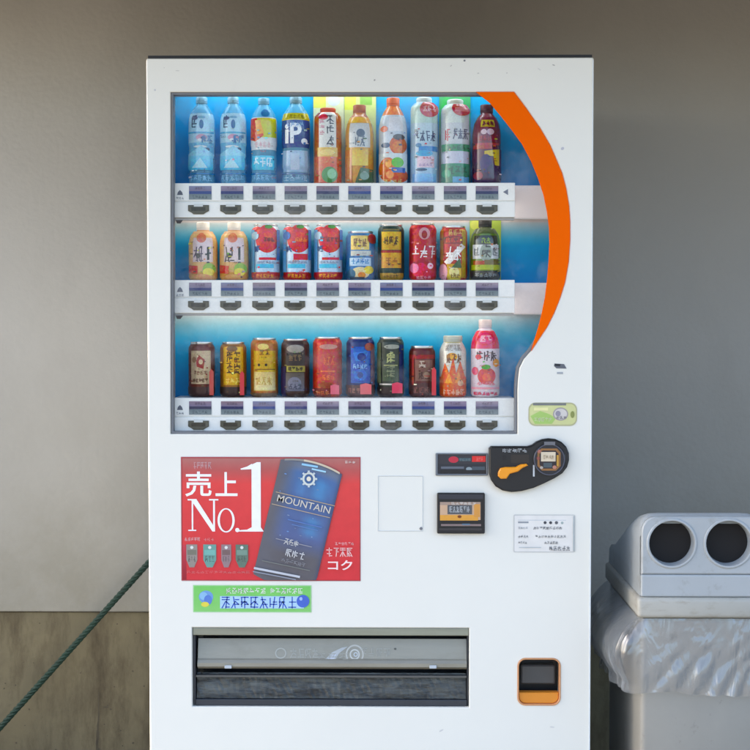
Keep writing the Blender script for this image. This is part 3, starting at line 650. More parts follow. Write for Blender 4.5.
# ---- coin return
cx0, cz0, cx1, cz1 = min(p[0] for p in coin), min(p[1] for p in coin), max(p[0] for p in coin), max(p[1] for p in coin)
bm = plate(bmesh.new(), rr(cx0-.0012,cz0-.0012,cx1+.0012,cz1+.0012,0.018), [rr(cx0+.0022,cz0+.0022,cx1-.0022,cz1-.0022,0.015)], -0.0025, 0.02, 0.001)
cr = obj("coin_return", bm, M("coin_return_bezel",(208,150,104),.4), vm)
bm = bmesh.new(); slab(bm, [(cx1-.0024, ZP(692.5)),(cx0+.0024, ZP(692.5))]+[(x,z) for x,z in rr(cx0+.0024,cz0+.0024,cx1-.0024,cz1-.0024,0.015) if z < ZP(693)], 0.004, 0.02, 0.0015)
obj("coin_lip", bm, M("coin_lip_orange",(226,142,44),.35), cr)
bm = bmesh.new(); box(bm, cx0-.006, 0.0505, cz0-.006, cx1+.006, 0.075, cz1+.006); obj("coin_cup", bm, blackp, cr)
bm = bmesh.new(); slab(bm, rr(cx0+.009, ZP(686), cx1-.009, ZP(667),0.004), 0.022, 0.028, 0.003); obj("coin_flap", bm, M("coin_flap_smoked",(72,74,74),.35,var=.1), cr)

# ================================================================== SAMPLE DRINKS
DY = 0.088
def drink(row, cx, w, h, kind, cat, label, base, art=None, bands=(), cap=None, body=None, name=None, tagc=None, card=None):
    """row 0..2; cx, w, h in photo pixels; bands: (z0,z1,colour) rings round the whole body; art(a) draws u in -1..1, v px above the base"""
    z0 = shelf_z[row]+0.0006; sp = 447/(1+DY/3.2); s = 1/sp; y_row = (183,280,398)[row]
    X = at(cx, y_row, DY).x; r = w/2*s; rng = random.Random(row*100+int(cx))
    t = thing(name or {'can':'drink_can','bottle':'drink_bottle','bottle_can':'bottle_can','carton':'drink_bottle'}.get(kind,'drink_bottle'), label, cat, (X, DY, z0), group="sample drinks on the %s shelf of the vending machine" % ("top","middle","bottom")[row])
    if kind == 'can':
        pr = [(.80,0),(.88,.8),(.985,3),(1,4.5),(1,h-6),(.97,h-4),(.86,h-1.4),(.85,h-.3),(.88,h)]
        capz = None
    elif kind == 'bottle':
        ch = 8; pr = [(.72,0),(.9,.8),(1,3),(1,h*.62),(.97,h*.68),(.88,h*.76),(.66,h*.84),(.46,h-ch-1.5),(.42,h-ch)]; capz = (h-ch, h, .46)
    elif kind == 'wbottle':
        ch = 6; pr = [(.72,0),(.9,.8),(1,3),(.93,h*.16),(1,h*.2),(.95,h*.42),(1,h*.46),(1,h*.66),(.98,h*.74),(.84,h*.82),(.55,h*.89),(.42,h-ch-1),(.40,h-ch)]; capz = (h-ch, h, .44)
    elif kind == 'square':
        ch = 7; pr = [(.9,0),(1,1.5),(1,h*.74),(.96,h*.80),(.72,h*.87),(.5,h-ch-.6),(.48,h-ch)]; capz = (h-ch, h, .52)
    elif kind == 'broad':
        ch = 5; pr = [(.9,0),(1,1.5),(1,h*.85),(.96,h*.89),(.74,h*.935),(.56,h-ch)]; capz = (h-ch, h, .58)
    elif kind == 'bottle_can':
        ch = 6; pr = [(.82,0),(.96,1.5),(1,3),(1,h*.72),(.96,h*.78),(.8,h*.86),(.68,h-ch)]; capz = (h-ch, h, .72)
    # resample so artwork follows the outline
    prof = [(a*r, b*s) for a, b in pr]
    def rad(z):
        for (r0,a),(r1,b) in zip(prof, prof[1:]):
            if a <= z <= b: return r0+(r1-r0)*(z-a)/max(1e-9,b-a)
        return prof[-1][0] if z > prof[-1][1] else prof[0][0]
    bm = bmesh.new(); cl = bm.loops.layers.float_color.new("Col")
    lathe(bm, prof, X, DY, z0, 40)
    if kind == 'can':
        silver = lathe(bm, [(.88*r,h*s),(.86*r,(h+.5)*s),(.83*r,(h+.4)*s),(.80*r,(h-1.6)*s)], X, DY, z0+.00005, 40)
    bm2c = {}
    for f in bm.faces:
        for lp in f.loops: lp[cl] = lin(base)+(1,)
    bmesh.ops.recalc_face_normals(bm, faces=bm.faces)
    b = obj("can_body" if kind in ('can','bottle_can') else "bottle_body", bm, body or PRINT_M if kind in('can','bottle_can') else body or PRINT_G, t, fixn=False); smooth_angle(b, 40)
    # label sleeve: printed bands round the whole body and artwork on the front
    bm = bmesh.new(); cl = bm.loops.layers.float_color.new("Col"); nn = 48
    for (a0, a1, c) in bands:
        a0, a1 = max(a0, 0.3), min(a1, pr[-1][1]-.2)
        zs = sorted({a0*s, a1*s} | {z for _, z in prof if a0*s < z < a1*s}); ca = lin(c if not isinstance(c[0], tuple) else c[0]); cb = lin(c if not isinstance(c[0], tuple) else c[1])
        rings = [[bm.verts.new((X+(rad(z)+.0003)*math.cos(2*math.pi*i/nn), DY+(rad(z)+.0003)*math.sin(2*math.pi*i/nn), z0+z)) for i in range(nn)] for z in zs]
        for j in range(len(zs)-1):
            for i in range(nn):
                f = bm.faces.new((rings[j][i],rings[j][(i+1)%nn],rings[j+1][(i+1)%nn],rings[j+1][i]))
                for lp in f.loops:
                    k = (lp.vert.co.z-z0-a0*s)/max(1e-9,(a1-a0)*s); lp[cl] = tuple(p+(q-p)*k for p, q in zip(ca, cb))+(1,)
    bmesh.ops.recalc_face_normals(bm, faces=bm.faces)
    me = bpy.data.meshes.new("label_tmp")
    if art:
        a = Art(); a.rng = rng; a.ax = w/2; a.up = -1; art(a); a.busy(15, -.92, .92, 2, (h-8 if kind == 'can' else h*.66))
        def fn(u, v, hh):
            z = max(0.3, min(v, pr[-1][1]-.3))*s; rr_ = rad(z)+.0005+hh; uu = max(-.985, min(.985, u)); return Vector((X+rr_*uu, DY-rr_*math.sqrt(1-uu*uu), z0+z))
        am = a.mesh(fn, 0.00018, xcuts=[math.sin(R(k)) for k in range(-75,76,10)], ycuts=[b_ for _, b_ in pr])
        tmp = bpy.data.meshes.new("art_tmp"); am.to_mesh(tmp); am.free(); bm.from_mesh(tmp); bpy.data.meshes.remove(tmp)
    if len(bm.faces):
        lb = obj("label", bm, PRINT_M if kind in ('can','bottle_can') else PRINT_D, t, fixn=False)
        smooth_angle(lb, 40)
    else: bm.free()
    bpy.data.meshes.remove(me)
    if kind == 'can':
        bm = bmesh.new(); lathe(bm, [(.80*r,(h-1.4)*s),(.845*r,(h+.2)*s),(.875*r,(h+.6)*s),(.885*r,(h-.2)*s),(.86*r,(h-1.6)*s)], X, DY, z0+.0001, 32, cap=False)
        smooth_angle(obj("rim", bm, M("can_rim_aluminium",(205,208,210),.25,.9), t), 40)
    if capz:
        bm = bmesh.new(); cr_ = capz[2]*r
        lathe(bm, [(cr_,capz[0]*s),(cr_,(capz[0]+1.4)*s),(cr_*.93,(capz[0]+1.6)*s),(cr_,(capz[0]+1.9)*s),(cr_,(capz[1]-.8)*s),(cr_*.9,capz[1]*s)], X, DY, z0, 28)
        c = cap or (235,238,240); smooth_angle(obj("cap", bm, M("cap_%d_%d_%d"%c, c, .4), t), 40)
    if tagc:
        u0, u1, v0, v1, c = tagc; bm = bmesh.new(); xx = X+u0*r; x2 = X+u1*r
        slab(bm, [(xx,z0+v0*s),(x2,z0+v0*s),(x2,z0+v1*s*.9),((xx+x2)/2,z0+v1*s),(xx,z0+v1*s*.9)], DY-r-.006, .0015, .0003)
        obj("temperature_tag", bm, M("tag_%d_%d_%d"%c, c, .4), t)
    return t
def card(row, x0, x1, y0, y1, art, label):
    a = Art(); art(a); Y = YB-0.004; p = at(x0,y1,Y); q = at(x1,y0,Y); sx = (q.x-p.x)/(x1-x0); sz = (q.z-p.z)/(y1-y0)
    bm = a.mesh(lambda x, y, h: Vector((p.x+(x-x0)*sx, Y-.0011-h, q.z-(y-y0)*sz)), 0.0001)
    zb_ = shelf_z[row]+.0006
    bm.normal_update()
    cl = bm.loops.layers.float_color["Col"]
    n = len(bm.faces)
    box(bm, p.x, Y-.001, zb_, q.x, Y, q.z)
    bm.faces.ensure_lookup_table()
    for f in bm.faces[n:]:
        for lp in f.loops: lp[cl] = lin((220,222,215))+(1,)
    o = obj("display_card", bm, PRINT, fixn=False); tag(o, label, "card", "printed cards behind the sample drinks"); return o

clear = M("clear_water_bottle", (140,214,244), 0.08, var=0.05, alpha=0.4, spec=0.8, bump=0.8, bscale=45)
W=(236,240,242); K=(34,36,44)
# --- top shelf
def wa(a):
    a.rect(-.95,40,.95,70,(196,228,244)); a.rect(-.95,30,.95,41,(150,200,228)); a.glyphs(-.7,55,-.2,68,(60,80,110),1,w=.16); a.ell(.1,59,.16,4.5,(70,110,156)); a.ell(-.42,65,.24,1.8,(96,110,140)); a.ell(.1,66,.3,1.2,(150,190,214))
    a.ell(.1,46,.4,3.2,(206,164,184)); a.ell(.2,43.6,.4,1.6,(230,236,240)); a.ell(.55,34.5,.13,1.6,(36,50,82)); a.ell(0,37,.5,1.2,(226,236,240)); a.ell(-.2,32.5,.26,2,(70,84,112)); a.rect(-.9,50,.9,51.5,(120,180,214))
    a.poly([(-.9,30),(.1,38),(.9,30),(.9,26),(-.9,26)],(176,220,238)); a.rect(-.9,14,.85,28,(124,200,232),(160,216,238)); a.poly([(-.6,16),(0,26),(.5,16)],(196,232,244))
    a.glyphs(-.8,3,.8,9,(168,206,228),5); a.rect(-.95,9.5,.95,11,(50,120,170)); a.glyphs(.1,40,.8,48,(90,130,170),2,w=.12)
for i, (x, lab) in enumerate(((202,"clear blue water bottle with white label, leftmost bottle on the top shelf"),(233.5,"clear blue water bottle with white label, second from left on the top shelf"))):
    drink(0, x, 26, 87, 'wbottle', "bottle", lab, (120,190,225), wa, [(28,70,(186,226,246))], (128,178,204), clear, "water_bottle")
def wc(a):
    a.rect(-.95,34,.95,66,(228,232,234)); a.rect(-.95,46,.95,65,(196,206,64),(214,206,70)); a.poly([(-.95,65),(-.95,44),(-.55,42),(.1,48),(-.3,56),(-.45,65)],(216,76,44)); a.poly([(-.6,63),(-.2,63),(.1,50),(-.4,49)],(240,170,60))
    a.glyphs(-.6,36,.6,42,(226,190,200),4); a.ell(.2,70,.35,4,(90,130,170)); a.rect(-.8,14,.8,28,(130,206,232)); a.glyphs(-.7,17,.7,26,(214,236,246),3,w=.12); a.glyphs(-.8,3,.8,9,(168,206,228),5); a.rect(-.95,9.5,.95,11,(50,120,170))
drink(0, 264, 26, 86, 'wbottle', "bottle", "clear flavoured water bottle with red, yellow and white label on the top shelf", (120,190,225), wc, [(34,66,(222,228,232))], (120,172,200), clear, "water_bottle")
def wd(a):
    a.rect(-.97,36,.97,63,(28,70,140)); a.rect(-.97,63,.97,70,(206,192,56)); a.glyphs(-.7,64.5,.7,68.5,(120,106,20),5); a.text("iP",-.7,40,.45,60,(240,244,248),.03); a.ell(.62,42,.2,3,(236,240,244)); a.ell(.65,40,.1,1.2,(90,130,180))
    a.glyphs(-.6,56,.6,61,(150,180,214),4); a.rect(-.85,12,.85,33,(150,178,204),(176,196,214)); a.rect(-.3,14,.3,30,(190,204,222)); a.glyphs(-.8,3,.8,9,(180,206,222),4); a.rect(-.95,9.5,.95,11,(40,90,140))
drink(0, 296, 28, 87, 'wbottle', "bottle", "isotonic drink bottle with navy label and yellow band, fourth on the top shelf", (120,190,225), wd, [(36,63,(28,70,140)),(63,70,(206,192,56))], (130,170,190), clear, "water_bottle")
def we(a):
    a.rect(-.95,32,.95,74,(196,120,66),(176,90,50)); a.rect(-.6,34,.62,72,(222,220,212)); a.ell(-.3,66,.35,3,(214,110,120)); a.glyphs(-.05,38,.45,68,(44,36,48),3,w=.1,vert=True); a.glyphs(-.55,48,-.2,64,(200,150,160),3,w=.06,vert=True)
    a.rect(-.7,26,.7,36,(222,190,120)); a.rect(-.95,0,.95,27,(206,84,42),(222,104,50)); a.ell(.15,9,.55,8,(86,140,84)); a.ell(.3,10,.3,5,(150,196,156)); a.ell(0,31,.5,3,(238,214,150))
drink(0, 328, 27, 76, 'broad', "bottle", "tea bottle with orange cap, white label and vertical black characters on the top shelf", (214,110,54), we, [(27,76,(190,104,56)),(2,27,(206,92,48))], (206,78,34))
def wf(a):
    a.rect(-.95,34,.95,61,(214,160,60)); a.rect(-.7,36,.75,60,(206,208,206)); a.ell(.1,50,.3,4,(70,84,100)); a.glyphs(-.3,37,.4,47,(96,106,120),2,w=.1); a.rect(-.95,62,.95,78,(196,120,30),(170,84,26)); a.rect(-.9,60,.9,66,(226,170,50))
    a.rect(-.5,18,.6,34,(226,200,66),(222,178,50)); a.rect(-.95,0,-.5,34,(206,116,44),(214,140,50)); a.poly([(-.3,0),(.95,0),(.95,14),(.1,16)],(44,84,48)); a.ell(.35,8,.3,4,(110,140,126))
drink(0, 359.5, 28, 79, 'bottle', "bottle", "golden tea bottle with grey label and amber shoulder, sixth on the top shelf", (206,140,50), wf, [(34,61,(214,160,60)),(2,34,(208,146,44))], (170,84,40))
def wg(a):
    a.rect(-.95,30,.95,66,(206,214,222)); a.rect(-.3,52,.7,66,(228,228,232)); a.ell(.35,38,.6,9,(208,112,66)); a.ell(.3,36,.35,6,(226,150,110)); a.ell(.4,46,.4,3,(64,60,66)); a.ell(-.5,38,.3,2.6,(40,70,110)); a.ell(-.6,54,.25,3,(226,140,110))
    a.rect(-.95,0,.95,30,(216,226,230)); a.ell(-.35,14,.6,12,(222,110,50)); a.ell(.4,8,.6,7,(210,92,44)); a.ell(.3,21,.4,5,(104,186,64)); a.rect(-.1,11,.8,16,(58,98,176)); a.ell(-.3,20,.2,4,(246,170,60)); a.ell(-.2,9,.25,4,(244,150,70)); a.glyphs(-.6,1,.6,4,(230,220,160),4)
drink(0, 393, 28, 86, 'bottle', "bottle", "white fruit juice bottle with orange fruit pictures and orange top, top shelf", (214,220,226), wg, [(2,68,(206,214,222)),(68,80,(226,120,44))], (222,98,30))
def wh(a):
    a.rect(-.97,0,.97,60,(176,202,226),(196,214,222)); a.rect(-.95,60,.95,78,(190,214,206),(206,226,214)); a.glyphs(-.7,42,.8,52,(54,64,96),4,w=.1); a.rect(-.4,32,.95,37,(40,130,200)); a.ell(0,30,.6,3,(80,170,214)); a.rect(-.5,16,.7,27,(226,204,216)); a.glyphs(-.4,17,.6,20,(170,150,180),4); a.ell(-.2,14,.4,1.4,(60,84,110)); a.glyphs(-.1,24.5,.5,26.5,(200,80,100),3); a.ell(-.4,38,.2,2,(90,130,170)); a.rect(-.8,2,.8,10,(130,176,220),(160,198,230))
    a.ell(.35,74,.66,8.6,(198,34,44)); a.glyphs(-.1,71,.8,76.5,(240,190,190),3,w=.09)
drink(0, 424, 27, 86, 'broad', "bottle", "pale blue and white milky soda bottle with round red badge on the top shelf", (190,210,226), wh, [(2,80,(180,204,222))], (206,222,226))
def wi(a):
    a.rect(-.95,40,.95,64,(206,210,214)); a.rect(-.7,60,.6,76,(214,222,214)); a.glyphs(-.75,42,-.35,54,(190,60,76),1,w=.14); a.glyphs(-.2,44,.85,54,(70,70,96),3,w=.1); a.rect(-.95,32,.95,39,(40,144,92)); a.glyphs(-.6,33,.7,38,(16,104,66),4,w=.1); a.rect(-.8,20,.85,32,(204,206,220)); a.rect(-.95,0,.95,20,(24,120,90),(34,136,96)); a.glyphs(-.5,9,.8,17,(10,88,60),3,w=.12); a.rect(-.2,1,.9,7,(130,176,206)); a.ell(-.6,10,.3,4,(70,160,120))
    a.ell(.4,75,.66,8.4,(196,34,40)); a.rect(-.05,71,.85,75,(226,150,150)); a.glyphs(0,76,.8,79,(236,180,180),3,w=.08)
drink(0, 455, 28, 84, 'broad', "bottle", "white and green cultured milk bottle with square red badge on the top shelf", (205,214,210), wi, [(0.5,20,(26,120,90)),(20,70,(200,208,210))], (216,222,214))
def wj(a):
    a.rect(-.97,40,.97,66,(118,20,48)); a.rect(-.5,56,.55,63,(198,180,72)); a.glyphs(-.4,57,.5,62,(110,40,50),3,w=.1); a.ell(-.25,51,.2,2.6,(222,200,204)); a.ell(.2,51,.25,3,(214,190,200)); a.rect(-.8,38,.8,40,(176,90,96)); a.glyphs(-.6,42,.6,47,(160,60,76),4,w=.09)
    a.rect(-.97,0,.97,34,(54,24,68),(88,24,60)); a.poly([(-.2,32),(.8,34),(.8,18),(.5,18),(.4,27),(-.2,28)],(214,190,70)); a.ell(-.1,20,.4,9,(60,30,96)); a.ell(.35,12,.4,7,(48,20,70)); a.ell(-.6,8,.3,4,(150,30,60)); a.rect(-.9,34,.3,38,(170,50,40))
drink(0, 486.5, 28, 79, 'bottle', "bottle", "dark purple grape juice bottle with gold lettering at the right end of the top shelf", (92,18,44), wj, [(2,60,(84,20,54)),(60,72,(120,22,44))], (76,18,36))
# cards behind the top shelf
card(0, 313.5, 344, 95, 183, lambda a: (a.rect(313.5,95,344,183,(206,214,170),(196,206,190)), a.rect(313.5,95,326,108,(214,216,60),(206,210,90)), a.ell(334,101,6,5,(196,206,214))), "pale yellow card behind the tea bottle with orange cap")
card(0, 344.5, 376, 95, 183, lambda a: (a.rect(344.5,95,376,183,(200,212,120),(190,206,180)), a.rect(344.5,95,356,110,(206,216,60)), a.rect(360,96,372,105,(130,180,60))), "lime green card behind the golden tea bottle")
card(0, 439, 470.5, 95, 183, lambda a: (a.rect(439,95,470.5,183,(24,150,72),(30,110,110)), a.ell(446,106,5,9,(20,160,60))), "green card behind the white and green milk bottle")
# --- middle shelf
def ma(seed):
    def f(a):
        a.rect(-.95,8,.95,46,(226,186,140),(232,196,150)); a.rect(-.6,18,.75,42,(228,208,206)); a.ell(0,42,.35,5,(222,150,130)); a.glyphs(-.55,18,.15,33,(40,36,46) if seed else (96,84,100),2,w=.15); a.rect(.38,20,.52,33,K); a.ell(.45,17,.1,1.4,K); a.ell(-.2,24,.15,2.5,K)
        a.poly([(-.9,7),(-.25,6),(-.25,14),(-.9,15)],(214,62,40)); a.ell(.5,11,.4,6,(150,186,96)); a.ell(.45,8,.35,4,(236,220,120)); a.ell(.1,3,.6,3,(222,170,130))
    return f
for i, (x, lab) in enumerate(((203.3,"peach tea bottle with white cap and faint lettering, leftmost on the middle shelf"),(234.2,"peach tea bottle with white cap and bold black lettering, second on the middle shelf"))):
    drink(1, x, 28.5, 58, 'bottle', "bottle", lab, (220,166,112), ma(i), [(1,46,(224,176,124))], (228,226,220))
def mt(k):
    def f(a):
        a.rect(-.95,8,.95,50,(196,214,228),(222,226,230)); a.ell(.16,41,.82,14,(212,26,32)); a.ell(-.6,50,.4,3,(220,60,50)); a.ell(.25,45,.3,3,(232,90,80)); a.ell(.3,53,.3,2,(70,140,50)); a.glyphs(-.1,38,.7,42,(120,16,24) if k!=1 else (240,120,60),3,w=.1)
        a.rect(-.4 if k!=1 else -.2,20,.75,22.5 if k!=1 else 26,(206,50,66)); a.rect(-.6,12,.6,16,(120,190,214)); a.glyphs(-.7,28,-.3,34,(70,90,130),1,w=.1); a.rect(-.97,0.5,.97,8 if k!=1 else 4.5,(178,30,36)); a.glyphs(-.6,2,.6,6,(226,150,60),5,w=.06)
        a.rect(-.95,8,-.7,50,(130,176,210)); a.ell(-.65,44,.25,4,(60,110,180) if k==1 else (180,206,220)); a.rect(.78,20,.95,50,(110,140,190)); a.glyphs(-.55,16.5,.7,19,(150,160,180),6,w=.04)
    return f
for k, (x, lab) in enumerate(((266,"blue and white tomato can just right of the two peach tea bottles"),(297.3,"tomato can with thin red foot band, middle one of the three tomato cans"),(328.5,"blue and white tomato can left of the blue can with cream panel"))):
    drink(1, x, 27.5, 55, 'can', "can", lab, (200,214,224), mt(k), [(1,8,(178,30,36)),(8,50,(190,208,224))])
def m6(a):
    a.rect(-.97,0,.97,46,(56,112,166),(70,124,172)); a.rect(-.62,30,.6,44,(224,196,130)); a.glyphs(-.45,33,.45,41,(120,90,60),3,w=.1); a.rect(-.62,24,.7,29,(192,194,188)); a.rect(-.7,14,.7,22,(184,204,222)); a.glyphs(-.6,16,.6,21,(90,130,180),4,w=.07); a.ell(0,7,.6,6,(222,206,170)); a.ell(-.6,6,.3,5,(30,90,120)); a.ell(.55,10,.3,4,(230,206,110)); a.ell(.1,5,.25,3,(220,150,110)); a.rect(-.7,1,.3,3,(30,60,80)); a.ell(.8,41,.3,5,(160,40,44))
drink(1, 360.5, 29, 48, 'can', "can", "short blue can with cream panel and white band on the middle shelf", (70,120,170), m6, [(1,44,(56,108,160))])
def m7(a):
    a.rect(-.97,0,.97,52,(26,52,50)); a.rect(-.7,30,.75,48,(190,150,70),(206,170,86)); a.glyphs(-.5,35,.55,43,(70,44,24),3,w=.12); a.rect(-.75,27,.75,29.5,(150,40,30)); a.rect(-.7,12,.75,27,(196,146,76),(206,156,84)); a.glyphs(-.4,16,.5,22,(150,96,40),2,w=.1); a.rect(-.8,0,.9,7,(170,140,90)); a.glyphs(-.6,1.5,.6,5,(110,90,60),5,w=.05); a.rect(-.6,49,.6,50.5,(120,110,70))
drink(1, 391, 26, 55, 'can', "can", "dark green coffee can with two gold panels on the middle shelf", (30,56,54), m7, [(0.5,50,(26,52,50))])
def m8(a):
    a.rect(-.97,0,.97,52,(186,24,38),(176,30,42)); a.ell(.1,46,.4,6,(196,150,150)); a.ell(.1,45,.2,4,(150,20,30)); a.glyphs(-.8,22,.9,34,(236,226,226),3,w=.18); a.ell(.1,18,.5,3,(160,20,40)); a.ell(-.2,10,.6,7,(214,90,110)); a.ell(.4,6,.4,5,(190,20,50)); a.glyphs(-.5,1,.6,4,(230,170,180),4,w=.05); a.ell(-.6,12,.3,5,(226,150,176)); a.ell(.5,14,.2,3,(240,200,210))
drink(1, 422.7, 27, 56, 'can', "can", "bright red can with bold white lettering on the middle shelf", (186,24,38), m8, [(0.5,52,(180,24,38))])
def m9(a):
    a.rect(-.97,0,.97,52,(176,48,40)); a.rect(.55,2,.85,50,(186,160,96)); a.rect(-.95,2,-.75,50,(170,130,80)); a.glyphs(-.4,44,.6,50,(206,170,120),3,w=.09); a.rect(-.7,36,.6,43,(110,40,30)); a.glyphs(-.6,37,.5,42,(190,70,50),3,w=.1); a.poly([(-.7,18),(.5,36),(.8,33),(-.4,14)],(226,216,210)); a.glyphs(-.6,19,.5,33,(246,240,236),2,w=.16); a.rect(-.5,0,.5,16,(206,190,110),(196,150,80)); a.ell(0,8,.35,5,(226,214,160)); a.ell(-.75,8,.3,8,(216,170,180)); a.glyphs(-.3,2,.4,6,(130,110,60),3,w=.06); a.poly([(-.2,12),(.4,22),(.5,12)],(70,90,60))
drink(1, 453.5, 27, 53, 'can', "can", "red and gold can with slanted white script on the middle shelf", (170,60,44), m9, [(0.5,50,(168,56,44))])
def m10(a):
    a.rect(-.97,10,.97,44,(96,120,40)); a.rect(-.8,34,.8,44,(40,46,34)); a.rect(-.85,21,.85,35,(212,214,214)); a.ell(0,27,.4,9,(150,160,150)); a.glyphs(-.3,22,.3,38,(34,36,40),2,w=.13,vert=True); a.glyphs(-.8,24,-.4,32,(110,116,120),1,w=.1); a.glyphs(.4,24,.8,32,(110,116,120),1,w=.1); a.rect(-.8,15,-.1,19,(170,70,40)); a.rect(-.1,15,.85,20,(110,96,60)); a.rect(-.9,10,.9,15,(170,180,70)); a.rect(-.97,0,.97,9,(40,44,46)); a.glyphs(-.7,3,.7,7,(110,116,120),5,w=.06); a.glyphs(-.3,36,.3,42,(150,170,80),2,w=.08)
drink(1, 485, 29, 61, 'bottle', "bottle", "green tea bottle with black cap and black foot at right end of middle shelf", (70,84,40), m10, [(0.5,9,(36,40,40)),(9,46,(92,116,44))], (26,28,30))
card(1, 469.5, 501, 217.5, 280, lambda a: (a.rect(469.5,217.5,501,280,(168,196,50),(150,176,60)), a.ell(476,225,6,5,(200,214,60))), "lime card behind the green tea bottle with black cap")
# --- bottom shelf
def b1(a):
    a.rect(-.97,0,.97,50,(96,48,40)); a.rect(-.7,13,.75,46,(196,176,150)); a.poly([(-.1,42),(.35,37),(.25,28),(-.25,30),(-.3,36)],(150,50,44)); a.ell(.05,35,.15,2.5,(214,190,160)); a.ell(-.45,37,.16,3,(150,120,100)); a.glyphs(-.5,22,.5,26,(130,100,84),4,w=.06); a.glyphs(-.55,14.5,.55,18.5,(110,84,70),5,w=.07); a.rect(-.97,0,.97,10,(64,42,40))
drink(2, 202, 26, 54, 'can', "can", "brown coffee can with cream panel and red emblem, leftmost on the bottom shelf", (92,50,42), b1, [(0.5,10,(64,42,40)),(10,50,(92,46,38))], tagc=(.72,1.05,2,28,(196,62,48)))
def b2(a):
    a.rect(-.97,10,.97,52,(150,96,36)); a.rect(-.65,12,.8,50,(212,160,56),(222,172,62)); a.glyphs(-.4,22,.05,46,(70,44,22),4,w=.09,vert=True); a.glyphs(.15,22,.6,46,(84,50,22),4,w=.09,vert=True); a.glyphs(-.5,13,.6,19,(240,214,140),3,w=.08); a.rect(-.97,0,.97,10,(52,36,34)); a.ell(0,48,.4,3,(120,80,30))
drink(2, 233.5, 26, 54, 'can', "can", "mustard yellow coffee can with vertical brown characters on the bottom shelf", (150,100,44), b2, [(0.5,10,(52,36,34)),(10,50,(146,92,38))], tagc=(.62,.95,2,26,(206,40,48)))
def b3(a):
    a.rect(-.97,0,.97,56,(176,106,50)); a.rect(-.7,6,.85,46,(214,186,120),(206,170,96)); a.glyphs(-.3,42,.5,47,(140,96,50),2,w=.1); a.ell(0,50,.4,3,(226,200,140)); a.rect(-.5,28,.6,36,(196,160,84)); a.ell(-.3,32,.09,1.4,(60,44,30)); a.ell(.2,32,.09,1.4,(60,44,30)); a.rect(-.6,27,.8,28,(130,100,50)); a.rect(-.65,7,.8,25,(226,212,170),(214,190,140)); a.glyphs(-.5,12,.6,20,(190,160,110),3,w=.08); a.rect(-.97,0,.97,4,(110,90,70))
drink(2, 264.5, 27, 58, 'can', "can", "gold coffee can with cream lower half and silver rim on the bottom shelf", (180,120,60), b3, [(0.5,54,(172,104,50))])
def b4(a):
    a.rect(-.97,0,.97,56,(58,40,36)); a.ell(.05,48,.6,4,(150,140,130)); a.rect(-.6,32,.7,44,(44,34,32)); a.glyphs(-.4,36,.5,42,(110,90,70),3,w=.1); a.rect(-.55,25,.7,31,(150,140,84)); a.glyphs(-.45,26,.6,30,(60,50,30),4,w=.08); a.rect(-.6,6,.65,24,(96,96,110),(84,74,66)); a.ell(0,14,.45,6,(120,118,130)); a.glyphs(-.4,8,.5,13,(70,70,84),3,w=.08); a.rect(-.95,0,-.6,30,(52,46,80))
drink(2, 295.5, 28, 57, 'can', "can", "dark brown coffee can with khaki band and silver rim on the bottom shelf", (66,46,42), b4, [(0.5,54,(60,40,36))])
def b5(a):
    a.rect(-.97,0,.97,58,(206,62,38),(196,56,36)); a.rect(-.6,14,.75,47,(190,44,34)); a.ell(.1,50,.6,2.5,(196,150,140)); a.glyphs(-.3,32,.5,40,(222,110,80),3,w=.1); a.rect(-.4,25,.55,26.5,(230,140,100)); a.glyphs(-.3,17,.5,22,(226,120,90),3,w=.08); a.ell(-.1,12,.5,3,(150,90,70)); a.rect(-.9,0,.3,9,(120,48,40)); a.glyphs(-.7,2,.2,6,(190,120,100),3,w=.06)
drink(2, 327.5, 29, 59, 'can', "can", "orange red coffee can with pink tag on the bottom shelf", (200,60,38), b5, [(0.5,56,(198,58,38))], tagc=(.25,.85,3,13,(222,84,104)))
def b6(a):
    a.rect(-.97,0,.97,56,(36,50,96)); a.rect(-.65,14,.7,50,(40,78,160),(54,96,176)); a.poly([(-.5,44),(.6,46),(.3,36),(-.3,36)],(110,146,206)); a.ell(.1,40,.3,4,(30,50,120)); a.glyphs(-.5,28,.5,33,(150,180,220),4,w=.07); a.ell(0,22,.45,6,(76,120,190)); a.ell(0,22,.2,3,(30,60,130)); a.rect(.7,4,.95,52,(120,96,110)); a.rect(-.97,0,.97,12,(74,50,50)); a.glyphs(-.8,4,0,9,(150,110,100),3,w=.07); a.ell(.6,50,.3,4,(150,90,80))
drink(2, 360.5, 28, 59, 'can', "can", "deep blue coffee can with coral tag on the bottom shelf", (40,56,104), b6, [(0.5,54,(34,48,92))], tagc=(0,.8,3,14,(226,88,92)))
def b7(a):
    a.rect(-.97,0,.97,56,(44,50,42)); a.rect(-.6,16,.6,50,(66,78,58),(40,44,38)); a.ell(.1,50,.6,2.2,(150,150,140)); a.glyphs(-.3,34,.3,46,(176,176,130),2,w=.12,vert=True); a.glyphs(-.3,20,.3,32,(130,134,106),3,w=.07,vert=True); a.rect(-.5,31,.5,32.2,(150,150,110)); a.rect(-.8,12,.2,13.5,(214,206,196)); a.rect(.62,4,.9,52,(38,52,100)); a.rect(-.97,0,.97,10,(50,38,38)); a.rect(-.97,14,-.7,54,(110,116,86))
drink(2, 390.7, 26, 59, 'can', "can", "black and olive coffee can with pink tag on the bottom shelf", (50,54,44), b7, [(0.5,54,(44,48,42))], tagc=(.1,.9,4,15,(220,40,78)))
